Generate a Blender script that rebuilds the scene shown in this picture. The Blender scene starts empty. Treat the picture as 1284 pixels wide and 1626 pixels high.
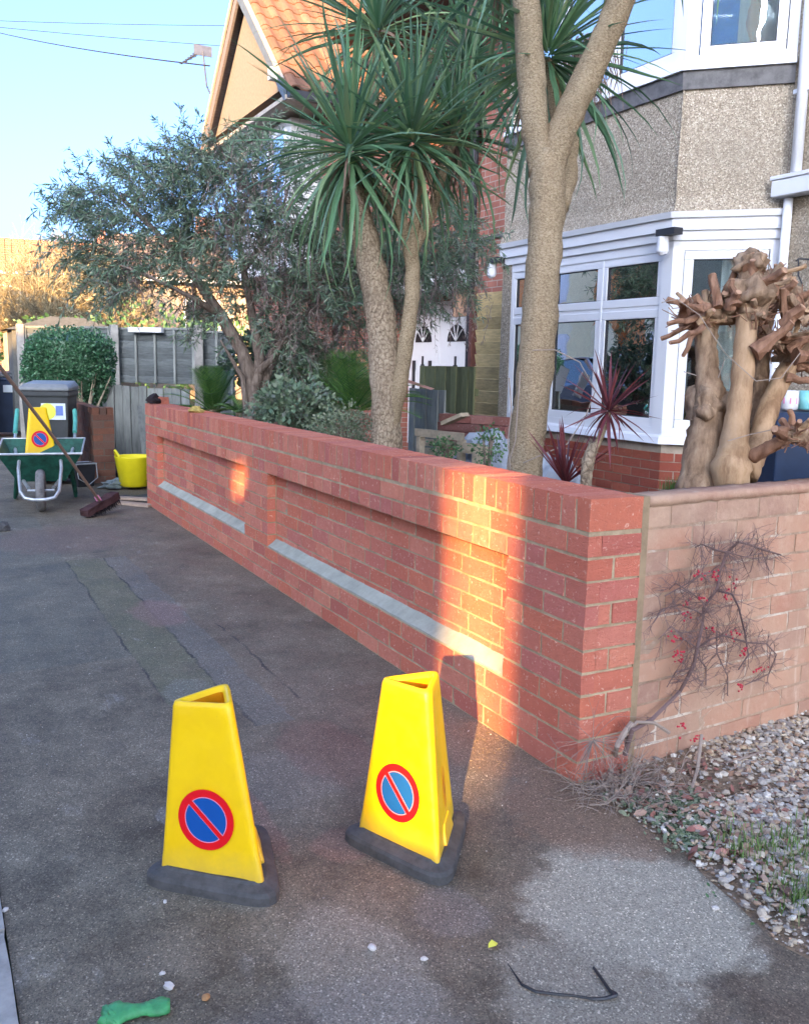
import bpy, math, random
from mathutils import Vector, Matrix
R = math.radians
random.seed(7)
SC = bpy.context.scene
COL = SC.collection

# ------------------------------------------------------------ camera
CAM = Vector((-1.8026, -2.1715, 1.3393)); FPX = 1440.0
YAW, PITCH, ROLL = 0.48843, 0.161778, 0.020044
fw = Vector((math.sin(YAW)*math.cos(PITCH), math.cos(YAW)*math.cos(PITCH), -math.sin(PITCH)))
r0 = Vector((math.cos(YAW), -math.sin(YAW), 0)); u0 = r0.cross(fw)
rt = r0*math.cos(ROLL) + u0*math.sin(ROLL); up = -r0*math.sin(ROLL) + u0*math.cos(ROLL)
cd = bpy.data.cameras.new('camera'); cam = bpy.data.objects.new('camera', cd); COL.objects.link(cam)
cd.sensor_fit = 'HORIZONTAL'; cd.sensor_width = 36; cd.lens = FPX/1284*36
cd.clip_start = 0.05; cd.clip_end = 2000
m = Matrix((rt, up, -fw)).transposed().to_4x4(); m.translation = CAM; cam.matrix_world = m
SC.camera = cam

# ------------------------------------------------------------ sky, sun, exposure
SUN_EL = R(15.0)
sdir = Vector((0.62, 0.77, 0)).normalized()*math.cos(SUN_EL) + Vector((0, 0, -math.sin(SUN_EL)))   # way the light travels
W = bpy.data.worlds.new('World'); SC.world = W; W.use_nodes = True
wn = W.node_tree.nodes; wl = W.node_tree.links
bg = wn['Background']; bg.inputs[1].default_value = 0.15
sky = wn.new('ShaderNodeTexSky'); sky.sky_type = 'NISHITA'; sky.sun_disc = False
sky.sun_elevation = SUN_EL; sky.sun_rotation = math.atan2(-sdir.x, -sdir.y)
sky.air_density = 0.48; sky.dust_density = 4.5; sky.ozone_density = 3.9; sky.altitude = 0
wl.new(sky.outputs[0], bg.inputs[0])
sl = bpy.data.lights.new('sun', 'SUN'); sl.energy = 3.4; sl.angle = R(0.5); sl.color = (1.0, 0.57, 0.19)
so = bpy.data.objects.new('sun', sl); COL.objects.link(so); so.location = (-8, -10, 12)
so.rotation_euler = sdir.to_track_quat('-Z', 'Y').to_euler()
SC.view_settings.view_transform = 'Standard'; SC.view_settings.look = 'None'
SC.view_settings.exposure = 2.85; SC.view_settings.gamma = 1
SC.view_settings.use_curve_mapping = False
SC.cycles.max_bounces = 8; SC.cycles.transparent_max_bounces = 12
SC.cycles.sample_clamp_indirect = 6

# ------------------------------------------------------------ helpers: placing
def ray(u, v): return fw + rt*((u-642)/FPX) + up*((813-v)/FPX)
def at(u, v, D): return CAM + ray(u, v)*D
def onx(u, v, x): d = ray(u, v); return CAM + d*((x-CAM.x)/d.x)
def ony(u, v, y): d = ray(u, v); return CAM + d*((y-CAM.y)/d.y)
def onz(u, v, z=0): d = ray(u, v); return CAM + d*((z-CAM.z)/d.z)
def rnd(a, b): return random.uniform(a, b)
def rdir():
    while True:
        v = Vector((rnd(-1, 1), rnd(-1, 1), rnd(-1, 1)))
        if 0.05 < v.length < 1: return v.normalized()

# ------------------------------------------------------------ helpers: objects
def tag(o, label=None, cat=None, group=None, kind=None):
    if label: o['label'] = label
    if cat: o['category'] = cat
    if group: o['group'] = group
    if kind: o['kind'] = kind
    return o
def thing(name, label, cat, loc=(0, 0, 0), rz=0, group=None):
    o = bpy.data.objects.new(name, None); COL.objects.link(o); o.location = loc; o.rotation_euler = (0, 0, rz)
    o.empty_display_size = 0.1
    return tag(o, label, cat, group)
def linkmesh(name, me, parent=None, M=None):
    o = bpy.data.objects.new(name, me); COL.objects.link(o)
    if parent: o.parent = parent
    if M is not None: o.matrix_local = M
    return o
def copy_tree(o, parent=None):
    c = o.copy(); COL.objects.link(c); c.parent = parent
    for ch in [x for x in bpy.data.objects if x.parent == o]: copy_tree(ch, c)
    return c
class MB:
    def __init__(s): s.v = []; s.f = []; s.mi = []; s.r = []
    def add(s, vs, fs, mi=0, r=None):
        n = len(s.v); s.v += [tuple(p) for p in vs]; s.f += [tuple(i+n for i in f) for f in fs]; s.mi += [mi]*len(fs)
        s.r += [0.0 if r is None else r]*len(vs)
    def box(s, c, d, rot=None, mi=0, r=None, taper=1.0):
        c = Vector(c); vs = []
        for z in (-1, 1):
            t = taper if z > 0 else 1.0
            for x, y in ((-1, -1), (1, -1), (1, 1), (-1, 1)):
                p = Vector((x*d[0]/2*t, y*d[1]/2*t, z*d[2]/2))
                if rot is not None: p = rot @ p
                vs.append(c+p)
        s.add(vs, [(3, 2, 1, 0), (4, 5, 6, 7), (0, 1, 5, 4), (1, 2, 6, 5), (2, 3, 7, 6), (3, 0, 4, 7)], mi, r)
    def box2(s, a, b, mi=0, r=None):
        s.box([(a[i]+b[i])/2 for i in range(3)], [abs(b[i]-a[i]) for i in range(3)], None, mi, r)
    def bar(s, a, b, w, h, mi=0, upv=Vector((0, 0, 1)), r=None):
        a = Vector(a); b = Vector(b); d = (b-a); L = d.length; d.normalize()
        x = d.cross(upv)
        if x.length < 1e-3: x = d.cross(Vector((1, 0, 0)))
        x.normalize(); z = x.cross(d)
        s.box((a+b)/2, (w, L, h), Matrix((x, d, z)).transposed(), mi, r)
    def tube(s, pts, rad, n=8, cap=True, mi=0, jit=0, r=None):
        pts = [Vector(p) for p in pts]; k = len(pts)
        if not hasattr(rad, '__len__'): rad = [rad]*k
        vs = []; x = None
        for i, p in enumerate(pts):
            t = (pts[min(i+1, k-1)]-pts[max(i-1, 0)])
            if t.length < 1e-6: t = Vector((0, 0, 1))
            t.normalize()
            if x is None:
                x = t.cross(Vector((0, 0, 1)))
                if x.length < 1e-2: x = t.cross(Vector((1, 0, 0)))
            x = (x - t*x.dot(t)); x.normalize(); y = t.cross(x)
            for j in range(n):
                a = 2*math.pi*j/n; q = rad[i]*(1+(rnd(-jit, jit) if jit else 0))
                vs.append(p + (x*math.cos(a)+y*math.sin(a))*q)
        fs = []
        for i in range(k-1):
            for j in range(n):
                fs.append((i*n+j, i*n+(j+1) % n, (i+1)*n+(j+1) % n, (i+1)*n+j))
        if cap: fs.append(tuple(range(n))[::-1]); fs.append(tuple((k-1)*n+j for j in range(n)))
        s.add(vs, fs, mi, r)
    def strip(s, pts, ws, side, mi=0, r=None):
        vs = []
        for p, w in zip(pts, ws): vs += [p-side*w, p+side*w]
        s.add(vs, [(2*i, 2*i+1, 2*i+3, 2*i+2) for i in range(len(pts)-1)], mi, r)
    def quad(s, a, b, c, d, mi=0, r=None): s.add([a, b, c, d], [(0, 1, 2, 3)], mi, r)
    def prism(s, poly, z0, z1, mi=0):
        n = len(poly); vs = [(x, y, z0) for x, y in poly]+[(x, y, z1) for x, y in poly]
        s.add(vs, [tuple(range(n))[::-1], tuple(range(n, 2*n))]+[(i, (i+1) % n, n+(i+1) % n, n+i) for i in range(n)], mi)
    def lathe(s, prof, c=(0, 0, 0), n=20, mi=0, closed=False):
        vs = [(c[0]+r*math.cos(2*math.pi*j/n), c[1]+r*math.sin(2*math.pi*j/n), c[2]+z) for r, z in prof for j in range(n)]
        fs = [(i*n+j, i*n+(j+1) % n, (i+1)*n+(j+1) % n, (i+1)*n+j) for i in range(len(prof)-1) for j in range(n)]
        s.add(vs, fs, mi)
    def mesh(s, name, mats, smooth=False):
        me = bpy.data.meshes.new(name); me.from_pydata(s.v, [], s.f)
        if not isinstance(mats, (list, tuple)): mats = [mats]
        for q in mats: me.materials.append(q)
        if len(mats) > 1: me.polygons.foreach_set('material_index', s.mi)
        if any(s.r):
            a = me.attributes.new('rnd', 'FLOAT', 'POINT'); a.data.foreach_set('value', s.r)
        if smooth: me.polygons.foreach_set('use_smooth', [True]*len(me.polygons))
        me.update(); return me
    def build(s, name, mats, parent=None, smooth=False, bevel=0):
        o = linkmesh(name, s.mesh(name, mats, smooth), parent)
        if bevel:
            b = o.modifiers.new('bevel', 'BEVEL'); b.width = bevel; b.segments = 2; b.limit_method = 'ANGLE'; b.angle_limit = R(35)
        return o
def rough_box(L, D, H, nx, ny, nz, j, seed):
    """box with gridded, slightly uneven faces; front at y=0 looking to -y, centred in x and z"""
    rg = random.Random(seed); idx = {}; vs = []; fs = []
    def vid(i, k, l):
        key = (i, k, l)
        if key not in idx:
            idx[key] = len(vs)
            vs.append((-L/2+L*i/nx+rg.uniform(-j, j), D*k/ny+rg.uniform(-j, j), -H/2+H*l/nz+rg.uniform(-j, j)))
        return idx[key]
    for i in range(nx):
        for l in range(nz):
            fs.append((vid(i, 0, l), vid(i+1, 0, l), vid(i+1, 0, l+1), vid(i, 0, l+1)))
            fs.append((vid(i, ny, l+1), vid(i+1, ny, l+1), vid(i+1, ny, l), vid(i, ny, l)))
    for i in range(nx):
        for k in range(ny):
            fs.append((vid(i, k, nz), vid(i+1, k, nz), vid(i+1, k+1, nz), vid(i, k+1, nz)))
            fs.append((vid(i, k+1, 0), vid(i+1, k+1, 0), vid(i+1, k, 0), vid(i, k, 0)))
    for k in range(ny):
        for l in range(nz):
            fs.append((vid(nx, k, l), vid(nx, k+1, l), vid(nx, k+1, l+1), vid(nx, k, l+1)))
            fs.append((vid(0, k, l+1), vid(0, k+1, l+1), vid(0, k+1, l), vid(0, k, l)))
    return vs, fs

# ------------------------------------------------------------ materials
class N:
    def __init__(s, name):
        s.m = bpy.data.materials.new(name); s.m.use_nodes = True; s.t = s.m.node_tree; s.n = s.t.nodes; s.l = s.t.links
        s.b = s.n['Principled BSDF']; s.tc = s.n.new('ShaderNodeTexCoord')
    def node(s, typ, **kw):
        q = s.n.new(typ)
        for k, v in kw.items():
            if k.startswith('i_'): q.inputs[k[2:].replace('_', ' ')].default_value = v
            else: setattr(q, k, v)
        return q
    def link(s, a, b): s.l.new(a, b)
    def vec(s, scale=(1, 1, 1), coord='Object', loc=(0, 0, 0)):
        q = s.node('ShaderNodeMapping'); q.inputs['Scale'].default_value = scale; q.inputs['Location'].default_value = loc
        s.link(s.tc.outputs[coord], q.inputs[0]); return q.outputs[0]
    def noise(s, scale, detail=4, rough=0.6, v=None, dist=0):
        q = s.node('ShaderNodeTexNoise'); q.inputs['Scale'].default_value = scale; q.inputs['Detail'].default_value = detail
        q.inputs['Roughness'].default_value = rough; q.inputs['Distortion'].default_value = dist
        s.link(v if v is not None else s.tc.outputs['Object'], q.inputs['Vector']); return q.outputs[0]
    def voro(s, scale, v=None, out='Distance', feature='F1'):
        q = s.node('ShaderNodeTexVoronoi'); q.feature = feature; q.inputs['Scale'].default_value = scale
        s.link(v if v is not None else s.tc.outputs['Object'], q.inputs['Vector']); return q.outputs[out]
    def ramp(s, x, stops, interp='LINEAR'):
        q = s.node('ShaderNodeValToRGB'); q.color_ramp.interpolation = interp; e = q.color_ramp.elements
        while len(e) < len(stops): e.new(0.5)
        for el, (p, c) in zip(e, stops): el.position = p; el.color = (c if hasattr(c, '__len__') else (c, c, c))[:3]+(1,)
        s.link(x, q.inputs[0]); return q.outputs[0]
    def mix(s, f, a, b, mode='MIX'):
        q = s.node('ShaderNodeMix'); q.data_type = 'RGBA'; q.blend_type = mode
        for val, i in ((f, 0), (a, 6), (b, 7)):
            if hasattr(val, 'is_linked') or isinstance(val, bpy.types.NodeSocket): s.link(val, q.inputs[i])
            elif hasattr(val, '__len__'): q.inputs[i].default_value = tuple(val)[:3]+(1,)
            else: q.inputs[i].default_value = val if i == 0 else (val, val, val, 1)
        return q.outputs[2]
    def math(s, op, a, b=None, c=None, clamp=False):
        q = s.node('ShaderNodeMath'); q.operation = op; q.use_clamp = clamp
        for i, val in enumerate((a, b, c)):
            if val is None: continue
            if isinstance(val, bpy.types.NodeSocket): s.link(val, q.inputs[i])
            else: q.inputs[i].default_value = val
        return q.outputs[0]
    def sep(s, v=None):
        q = s.node('ShaderNodeSeparateXYZ'); s.link(v if v is not None else s.tc.outputs['Object'], q.inputs[0]); return q.outputs
    def bump(s, h, strength=0.5, dist=0.01):
        q = s.node('ShaderNodeBump'); q.inputs['Strength'].default_value = strength; q.inputs['Distance'].default_value = dist
        s.link(h, q.inputs['Height']); s.link(q.outputs[0], s.b.inputs['Normal']); return q
    def objrand(s):
        a = s.node('ShaderNodeObjectInfo').outputs['Random']; b = s.node('ShaderNodeAttribute', attribute_name='rnd').outputs['Fac']
        return s.math('FRACT', s.math('ADD', a, b))
    def end(s, col=None, rough=0.7, spec=0.3, metal=0):
        if col is not None:
            if isinstance(col, bpy.types.NodeSocket): s.link(col, s.b.inputs['Base Color'])
            else: s.b.inputs['Base Color'].default_value = tuple(col)+(1,)
        if isinstance(rough, bpy.types.NodeSocket): s.link(rough, s.b.inputs['Roughness'])
        else: s.b.inputs['Roughness'].default_value = rough
        s.b.inputs['Specular IOR Level'].default_value = spec; s.b.inputs['Metallic'].default_value = metal
        return s.m
def plain(name, col, rough=0.6, spec=0.3, metal=0, var=0.25, scale=12, bump=0.15, bd=0.003, vec=None):
    n = N(name); c2 = tuple(x*(1-var) for x in col); c3 = tuple(min(1, x*(1+var*0.5)) for x in col)
    v = n.vec(vec) if vec else None
    ns = n.noise(scale, 6, 0.65, v)
    c = n.ramp(ns, [(0.3, c2), (0.55, col), (0.75, c3)])
    if bump: n.bump(n.noise(scale*4, 4, 0.6, v), bump, bd)
    return n.end(c, rough, spec, metal)
def brickmat(name, cols, streak=None, sp=0.5, bump=0.6):
    n = N(name); rr = n.objrand(); k = len(cols)
    c = n.ramp(rr, [((i+0.5)/k, q) for i, q in enumerate(cols)])
    geo = n.node('ShaderNodeNewGeometry').outputs['Position']
    a = n.noise(28, 5, 0.7, geo); c = n.mix(n.ramp(a, [(0.4, 0.0), (0.75, 0.5)]), c, tuple(x*0.8 for x in cols[0]))
    b = n.noise(60, 4, 0.65, geo, 1.0)
    c = n.mix(n.ramp(b, [(0.60, 0.0), (0.70, sp)]), c, streak or (0.62, 0.42, 0.30))
    mp = n.node('ShaderNodeMapping'); mp.inputs['Scale'].default_value = (1, 1, 2.6); n.link(geo, mp.inputs[0]); cr = n.noise(34, 7, 0.72, mp.outputs[0], 1.6); c = n.mix(n.ramp(cr, [(0.28, 0.45), (0.38, 0.0)]), c, tuple(x*.5 for x in cols[0])); n.bump(n.math('ADD', n.math('MULTIPLY', cr, 1.3), n.noise(160, 3, 0.6, geo)), bump+.2, 0.009)
    return n.end(c, 0.85, 0.2)
def brickwall(name, c1, c2, mortar, sc=1.0):
    n = N(name); s = n.sep(); v = n.node('ShaderNodeCombineXYZ'); n.link(n.math('ADD', s[0], s[1]), v.inputs[0]); n.link(s[2], v.inputs[1])
    b = n.node('ShaderNodeTexBrick'); n.link(v.outputs[0], b.inputs['Vector']); b.inputs['Scale'].default_value = sc
    b.inputs['Color1'].default_value = c1+(1,); b.inputs['Color2'].default_value = c2+(1,); b.inputs['Mortar'].default_value = mortar+(1,)
    b.inputs['Brick Width'].default_value = 0.225; b.inputs['Row Height'].default_value = 0.075; b.inputs['Mortar Size'].default_value = 0.006
    b.inputs['Mortar Smooth'].default_value = 0.2
    c = n.mix(0.5, b.outputs[0], n.ramp(n.noise(6, 6, 0.7), [(0.3, 0.55), (0.7, 1.2)]), 'MULTIPLY')
    n.bump(b.outputs['Fac'], -0.5, 0.01); return n.end(c, 0.85, 0.2)

M = {}
M['brick'] = brickmat('new_red_brick', [(0.62, 0.185, 0.115), (0.71, 0.25, 0.16), (0.52, 0.155, 0.115), (0.75, 0.29, 0.18), (0.58, 0.19, 0.15), (0.67, 0.205, 0.12)], (0.88, 0.60, 0.45), 0.8)
n = N('fresh_mortar'); g = n.node('ShaderNodeNewGeometry').outputs['Position']
c = n.ramp(n.noise(9, 6, 0.7, g), [(0.3, (0.28, 0.205, 0.12)), (0.52, (0.44, 0.345, 0.215)), (0.75, (0.58, 0.48, 0.32))])
n.bump(n.noise(140, 4, 0.7, g), 0.5, 0.004); M['mortar'] = n.end(c, 0.95, 0.1)
n = N('sill_mortar'); g = n.node('ShaderNodeNewGeometry').outputs['Position']
c = n.ramp(n.noise(6, 6, 0.7, g), [(0.3, (0.28, 0.29, 0.235)), (0.55, (0.39, 0.40, 0.33)), (0.75, (0.47, 0.48, 0.39))])
n.bump(n.noise(120, 4, 0.7, g), 0.35, 0.003); M['sillm'] = n.end(c, 0.95, 0.1)

def old_brick():
    n = N('old_painted_brick'); rr = n.objrand(); g = n.node('ShaderNodeNewGeometry').outputs['Position']
    c = n.ramp(rr, [(0.1, (0.40, 0.19, 0.125)), (0.4, (0.48, 0.27, 0.175)), (0.7, (0.33, 0.185, 0.135)), (0.95, (0.45, 0.22, 0.14))])
    c = n.mix(n.ramp(n.noise(3.0, 6, 0.7, g), [(0.36, 0.0), (0.70, 0.6)]), c, (0.44, 0.31, 0.21))
    c = n.mix(n.ramp(n.noise(22, 6, 0.75, g), [(0.5, 0.0), (0.72, 0.5)]), c, (0.60, 0.42, 0.31))
    c = n.mix(n.math('MULTIPLY', n.ramp(n.noise(2.4, 7, 0.75, g, .4), [(0.44, 0.0), (0.60, 0.88)]), n.ramp(n.math('ADD', n.sep(g)[2], 0.0), [(0.30, 0.25), (0.75, 1.0)])), c, (0.50, 0.335, 0.225))
    mp = n.node('ShaderNodeMapping'); mp.inputs['Scale'].default_value = (14, 14, 1.6); n.link(g, mp.inputs[0])
    c = n.mix(n.ramp(n.noise(1.5, 5, 0.6, mp.outputs[0]), [(0.6, 0.0), (0.72, 0.55)]), c, (0.60, 0.47, 0.36))
    n.bump(n.math('ADD', n.noise(60, 6, 0.7, g), n.noise(9, 3, 0.6, g)), 0.6, 0.006); return n.end(c, 0.9, 0.15)
M['oldbrick'] = old_brick()
n = N('old_pointing'); g = n.node('ShaderNodeNewGeometry').outputs['Position']; sz = n.sep(g)[2]
c = n.ramp(n.noise(5, 6, 0.75, g), [(0.3, (0.28, 0.18, 0.12)), (0.5, (0.42, 0.30, 0.21)), (0.64, (0.72, 0.66, 0.54))])
c = n.mix(n.math('MULTIPLY', n.ramp(n.noise(2.4, 7, 0.75, g, .4), [(0.44, 0.0), (0.60, 0.88)]), n.ramp(n.math('ADD', n.sep(g)[2], 0.0), [(0.30, 0.25), (0.75, 1.0)])), c, (0.50, 0.335, 0.225))
n.bump(n.noise(50, 6, 0.75, g), 0.8, 0.01); M['oldmortar'] = n.end(c, 0.95, 0.1)
M['coping'] = plain('weathered_coping', (0.34, 0.29, 0.22), 0.95, 0.1, var=0.45, scale=14, bump=0.6, bd=0.006)
M['baybrick'] = brickmat('plinth_brick', [(0.33, 0.085, 0.055), (0.40, 0.115, 0.07), (0.28, 0.08, 0.055), (0.36, 0.10, 0.06)], (0.45, 0.28, 0.2), 0.3)
M['baymortar'] = plain('pale_mortar', (0.42, 0.35, 0.27), 0.95, 0.1)
M['agedbrick'] = brickmat('aged_brick', [(0.17, 0.08, 0.055), (0.24, 0.10, 0.06), (0.12, 0.075, 0.055), (0.20, 0.11, 0.08)], (0.32, 0.26, 0.2), 0.4)
M['agedmortar'] = plain('dirty_mortar', (0.16, 0.13, 0.10), 0.95, 0.1)
M['wallbrick'] = brickwall('house_brick', (0.30, 0.115, 0.085), (0.40, 0.16, 0.115), (0.38, 0.32, 0.26))
M['orangebrick'] = brickwall('orange_house_brick', (0.72, 0.26, 0.09), (0.78, 0.33, 0.12), (0.6, 0.38, 0.2))

def pebbledash():
    n = N('pebbledash'); a = n.voro(105, out='Color'); bw = n.node('ShaderNodeRGBToBW'); n.link(a, bw.inputs[0])
    c = n.ramp(bw.outputs[0], [(0.12, (0.19, 0.155, 0.115)), (0.42, (0.32, 0.265, 0.20)), (0.66, (0.41, 0.345, 0.26)), (0.88, (0.62, 0.55, 0.44))])
    c = n.mix(n.ramp(n.noise(1.6, 5, 0.65), [(0.35, 0.0), (0.7, 0.5)]), c, (0.27, 0.235, 0.185))
    s = n.sep(); low = n.math('MULTIPLY', n.ramp(n.noise(5, 4, 0.6), [(0.35, 0.2), (0.65, 1.0)]), n.ramp(s[2], [(0.0, 1.0), (1.0, 0.0)]))
    n.bump(n.voro(105), 0.7, 0.008); return n.end(c, 0.95, 0.15)
M['dash'] = pebbledash()
M['upvc'] = plain('white_upvc', (0.70, 0.71, 0.74), 0.28, 0.5, var=0.03, scale=3, bump=0)
M['seal'] = plain('black_rubber_seal', (0.02, 0.02, 0.022), 0.6)
M['lead'] = plain('lead_flashing', (0.12, 0.115, 0.115), 0.6, 0.4, var=0.6, scale=10, bump=0.4)
M['blackplastic'] = plain('black_plastic', (0.03, 0.03, 0.035), 0.45, 0.4, var=0.3)
M['white'] = plain('white_paint', (0.62, 0.62, 0.61), 0.4, 0.4, var=0.06, bump=0.05)
def glassmat():
    n = N('window_glass'); n.n.remove(n.b); gl = n.node('ShaderNodeBsdfGlossy'); gl.inputs['Roughness'].default_value = 0.0
    gl.inputs['Color'].default_value = (0.93, 0.97, 1.0, 1)
    tr = n.node('ShaderNodeBsdfTransparent'); tr.inputs[0].default_value = (0.85, 0.9, 0.9, 1)
    b = n.node('ShaderNodeBump'); b.inputs['Strength'].default_value = 0.05; b.inputs['Distance'].default_value = 0.02
    n.link(n.noise(3.0, 1, 0.4, n.vec((1, 1, 2.2))), b.inputs['Height']); n.link(b.outputs[0], gl.inputs['Normal'])
    lw = n.node('ShaderNodeLayerWeight'); lw.inputs[0].default_value = 0.5; mx = n.node('ShaderNodeMixShader'); n.link(n.math('ADD', n.math('MULTIPLY', lw.outputs['Facing'], 1.7, None, True), 0.18, None, True), mx.inputs[0]); n.link(tr.outputs[0], mx.inputs[1]); n.link(gl.outputs[0], mx.inputs[2])
    n.link(mx.outputs[0], n.n['Material Output'].inputs[0]); return n.m
M['glass'] = glassmat()
M['curtain'] = plain('net_curtain', (0.72, 0.72, 0.70), 0.9, 0.1, var=0.12, scale=4, vec=(6, 6, 0.4))
M['curtaingold'] = plain('cream_curtain', (0.62, 0.50, 0.28), 0.9, 0.1, var=0.2, scale=4, vec=(6, 6, 0.4))
M['sky_reflection'] = plain('sky_reflection_panel', (0.10, 0.32, 0.75), .8, bump=0)  # blue of the sky reflection, put into a panel colour
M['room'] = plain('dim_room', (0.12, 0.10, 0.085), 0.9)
M['render'] = plain('tan_render', (0.19, 0.165, 0.14), 0.95, 0.1, var=0.2, scale=25, bump=0.4)
M['barge'] = plain('weathered_bargeboard', (0.17, 0.145, 0.14), 0.8, 0.2, var=0.35, scale=10, vec=(1, 6, 6))
M['bargeblue'] = plain('blue_grey_bargeboard', (0.09, 0.12, 0.16), 0.7, 0.2, var=0.2)
M['soffit'] = plain('soffit_board', (0.42, 0.36, 0.30), 0.8, 0.2)
def tilemat(name, cs):
    n = N(name); c = n.ramp(n.objrand(), [((i+.5)/len(cs), q) for i, q in enumerate(cs)])
    g = n.node('ShaderNodeNewGeometry').outputs['Position']
    c = n.mix(n.ramp(n.noise(4, 5, 0.7, g), [(0.4, 0), (0.7, 0.5)]), c, tuple(x*0.6 for x in cs[0])); n.bump(n.noise(60, 4, 0.6, g), 0.4, 0.005)
    return n.end(c, 0.85, 0.2)
M['tile'] = tilemat('clay_roof_tile', [(0.17, 0.085, 0.055), (0.22, 0.11, 0.068), (0.12, 0.065, 0.045), (0.19, 0.115, 0.075)])
M['tiledark'] = tilemat('brown_roof_tile', [(0.16, 0.12, 0.10), (0.20, 0.15, 0.12), (0.13, 0.10, 0.09)])
M['tilered'] = tilemat('red_roof_tile', [(0.45, 0.16, 0.08), (0.52, 0.20, 0.10)])
M['tanwall'] = plain('tan_house_wall', (0.34, 0.25, 0.18), 0.95, 0.1, var=0.12, scale=5)

def asphalt():
    n = N('asphalt'); s = n.sep(); X, Y = s[0], s[1]
    base = n.noise(2.1, 12, 0.78)
    c = n.ramp(base, [(0.36, (0.074, 0.061, 0.042)), (0.46, (0.138, 0.118, 0.083)), (0.56, (0.200, 0.174, 0.125)), (0.68, (0.290, 0.256, 0.185))])
    # brick dust trodden in along the wall and pale worn patches
    wx = n.math('ADD', X, n.math('MULTIPLY', n.math('SUBTRACT', n.noise(2.2, 5, 0.6), 0.5), 0.9))
    dust = n.ramp(n.math('ADD', wx, 1.5), [(0.45, 0.0), (0.95, 0.65), (1.0, 0.7)])
    c = n.mix(n.math('MULTIPLY', dust, n.ramp(n.noise(5, 6, 0.7), [(0.35, 0.15), (0.6, 0.75)])), c, (0.20, 0.145, 0.105))
    # moss green and blue-grey reinstated strips running with the pavement
    def band(x0, x1, col, amt, y0, y1):
        nonlocal c
        a = n.math('MULTIPLY', n.math('GREATER_THAN', wob, x0), n.math('LESS_THAN', wob, x1))
        b = n.math('MULTIPLY', n.math('GREATER_THAN', Y, y0), n.math('LESS_THAN', Y, y1))
        f = n.math('MULTIPLY', n.math('MULTIPLY', a, b), n.ramp(n.noise(3.5, 6, 0.7, None), [(0.3, amt*0.35), (0.65, amt)]))
        c = n.mix(f, c, col)
    wob = n.math('ADD', X, n.math('MULTIPLY', n.math('SUBTRACT', n.noise(2.5, 8, 0.7), 0.5), 0.10))
    band(-1.02, -0.78, (0.145, 0.155, 0.085), 0.6, 1.2, 4.1)
    band(-0.78, -0.62, (0.165, 0.165, 0.145), 0.65, 0.9, 4.1)
    band(-1.6, -1.02, (0.14, 0.145, 0.115), 0.5, 1.9, 6)
    for x0, y0, y1 in ((-1.02, 1.3, 4.1), (-0.78, 0.9, 4.1), (-0.52, 1.1, 2.3)):
        d = n.math('ABSOLUTE', n.math('SUBTRACT', wob, x0))
        f = n.math('MULTIPLY', n.math('LESS_THAN', d, 0.006), n.math('MULTIPLY', n.math('GREATER_THAN', Y, y0), n.math('LESS_THAN', Y, y1)))
        c = n.mix(n.math('MULTIPLY', n.math('MULTIPLY', f, n.ramp(n.noise(4, 4), [(.4, .1), (.6, 1.0)])), 0.8), c, (0.04, 0.04, 0.04))
    # pale cement-stained patches: (cx, cy, rx, ry, strength)
    for cx, cy, rx, ry, amt, col in ((-0.28, -0.60, 0.30, 0.34, 0.9, (0.40, 0.365, 0.28)), (-0.60, -0.80, 0.22, 0.22, 0.7, (0.31, 0.28, 0.215)),
                                (-1.02, -0.52, 0.17, 0.30, 0.65, (0.29, 0.26, 0.20)), (-0.72, -0.42, 0.10, 0.12, 0.35, (0.25, 0.23, 0.21)), (-1.15, -0.72, 0.3, 0.25, 0.3, (0.2, 0.19, 0.175)),
                                (-1.22, 0.36, 0.05, 0.07, 0.6, (0.26, 0.25, 0.22)), (-0.85, 0.45, 0.2, 0.25, 0.25, (0.25, 0.23, 0.2)),
                                (-0.9, 1.3, 0.12, 0.25, 0.5, (0.22, 0.22, 0.18)), (-0.62, 0.6, 0.16, 0.3, 0.35, (0.22, 0.12, 0.09)), (-0.83, 0.0, 0.1, 0.10, 0.4, (0.25, 0.14, 0.11)),
                                (-1.0, 0.3, 0.05, 0.35, 0.4, (0.26, 0.13, 0.10)), (-0.75, 2.6, 0.15, 0.3, 0.5, (0.26, 0.16, 0.14)), (-0.95, 4.9, 0.5, 0.6, 0.5, (0.19, 0.125, 0.10)), (0, -0.15, 0.35, 0.35, 0.7, (0.24, 0.155, 0.10)),
                                (-0.08, 0.5, 0.22, 0.45, 0.6, (0.26, 0.18, 0.12))):
        dx = n.math('DIVIDE', n.math('SUBTRACT', X, cx), rx); dy = n.math('DIVIDE', n.math('SUBTRACT', Y, cy), ry)
        r2 = n.math('SQRT', n.math('ADD', n.math('MULTIPLY', dx, dx), n.math('MULTIPLY', dy, dy)))
        q = n.math('ADD', r2, n.math('MULTIPLY', n.math('SUBTRACT', n.noise(7, 6, 0.7), 0.5), 1.1))
        c = n.mix(n.ramp(q, [(0.78, amt), (1.0, 0.0)]), c, col)
    # pale scuffs, dark wet blots
    c = n.mix(n.ramp(n.noise(7, 6, 0.62, n.vec((1, 0.45, 1))), [(0.63, 0.0), (0.72, 0.55)]), c, (0.30, 0.28, 0.235))
    c = n.mix(n.ramp(n.noise(3.3, 5, 0.6, n.vec((1, 0.6, 1), loc=(3, 1, 0))), [(0.62, 0.0), (0.8, 0.55)]), c, (0.075, 0.068, 0.066))
    # aggregate
    col = n.node('ShaderNodeRGBToBW'); n.link(n.voro(270, out='Color'), col.inputs[0])
    c = n.mix(0.9, c, n.ramp(col.outputs[0], [(0.1, 0.5), (0.5, 0.95), (0.78, 1.15), (0.92, 2.3)]), 'MULTIPLY')
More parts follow.
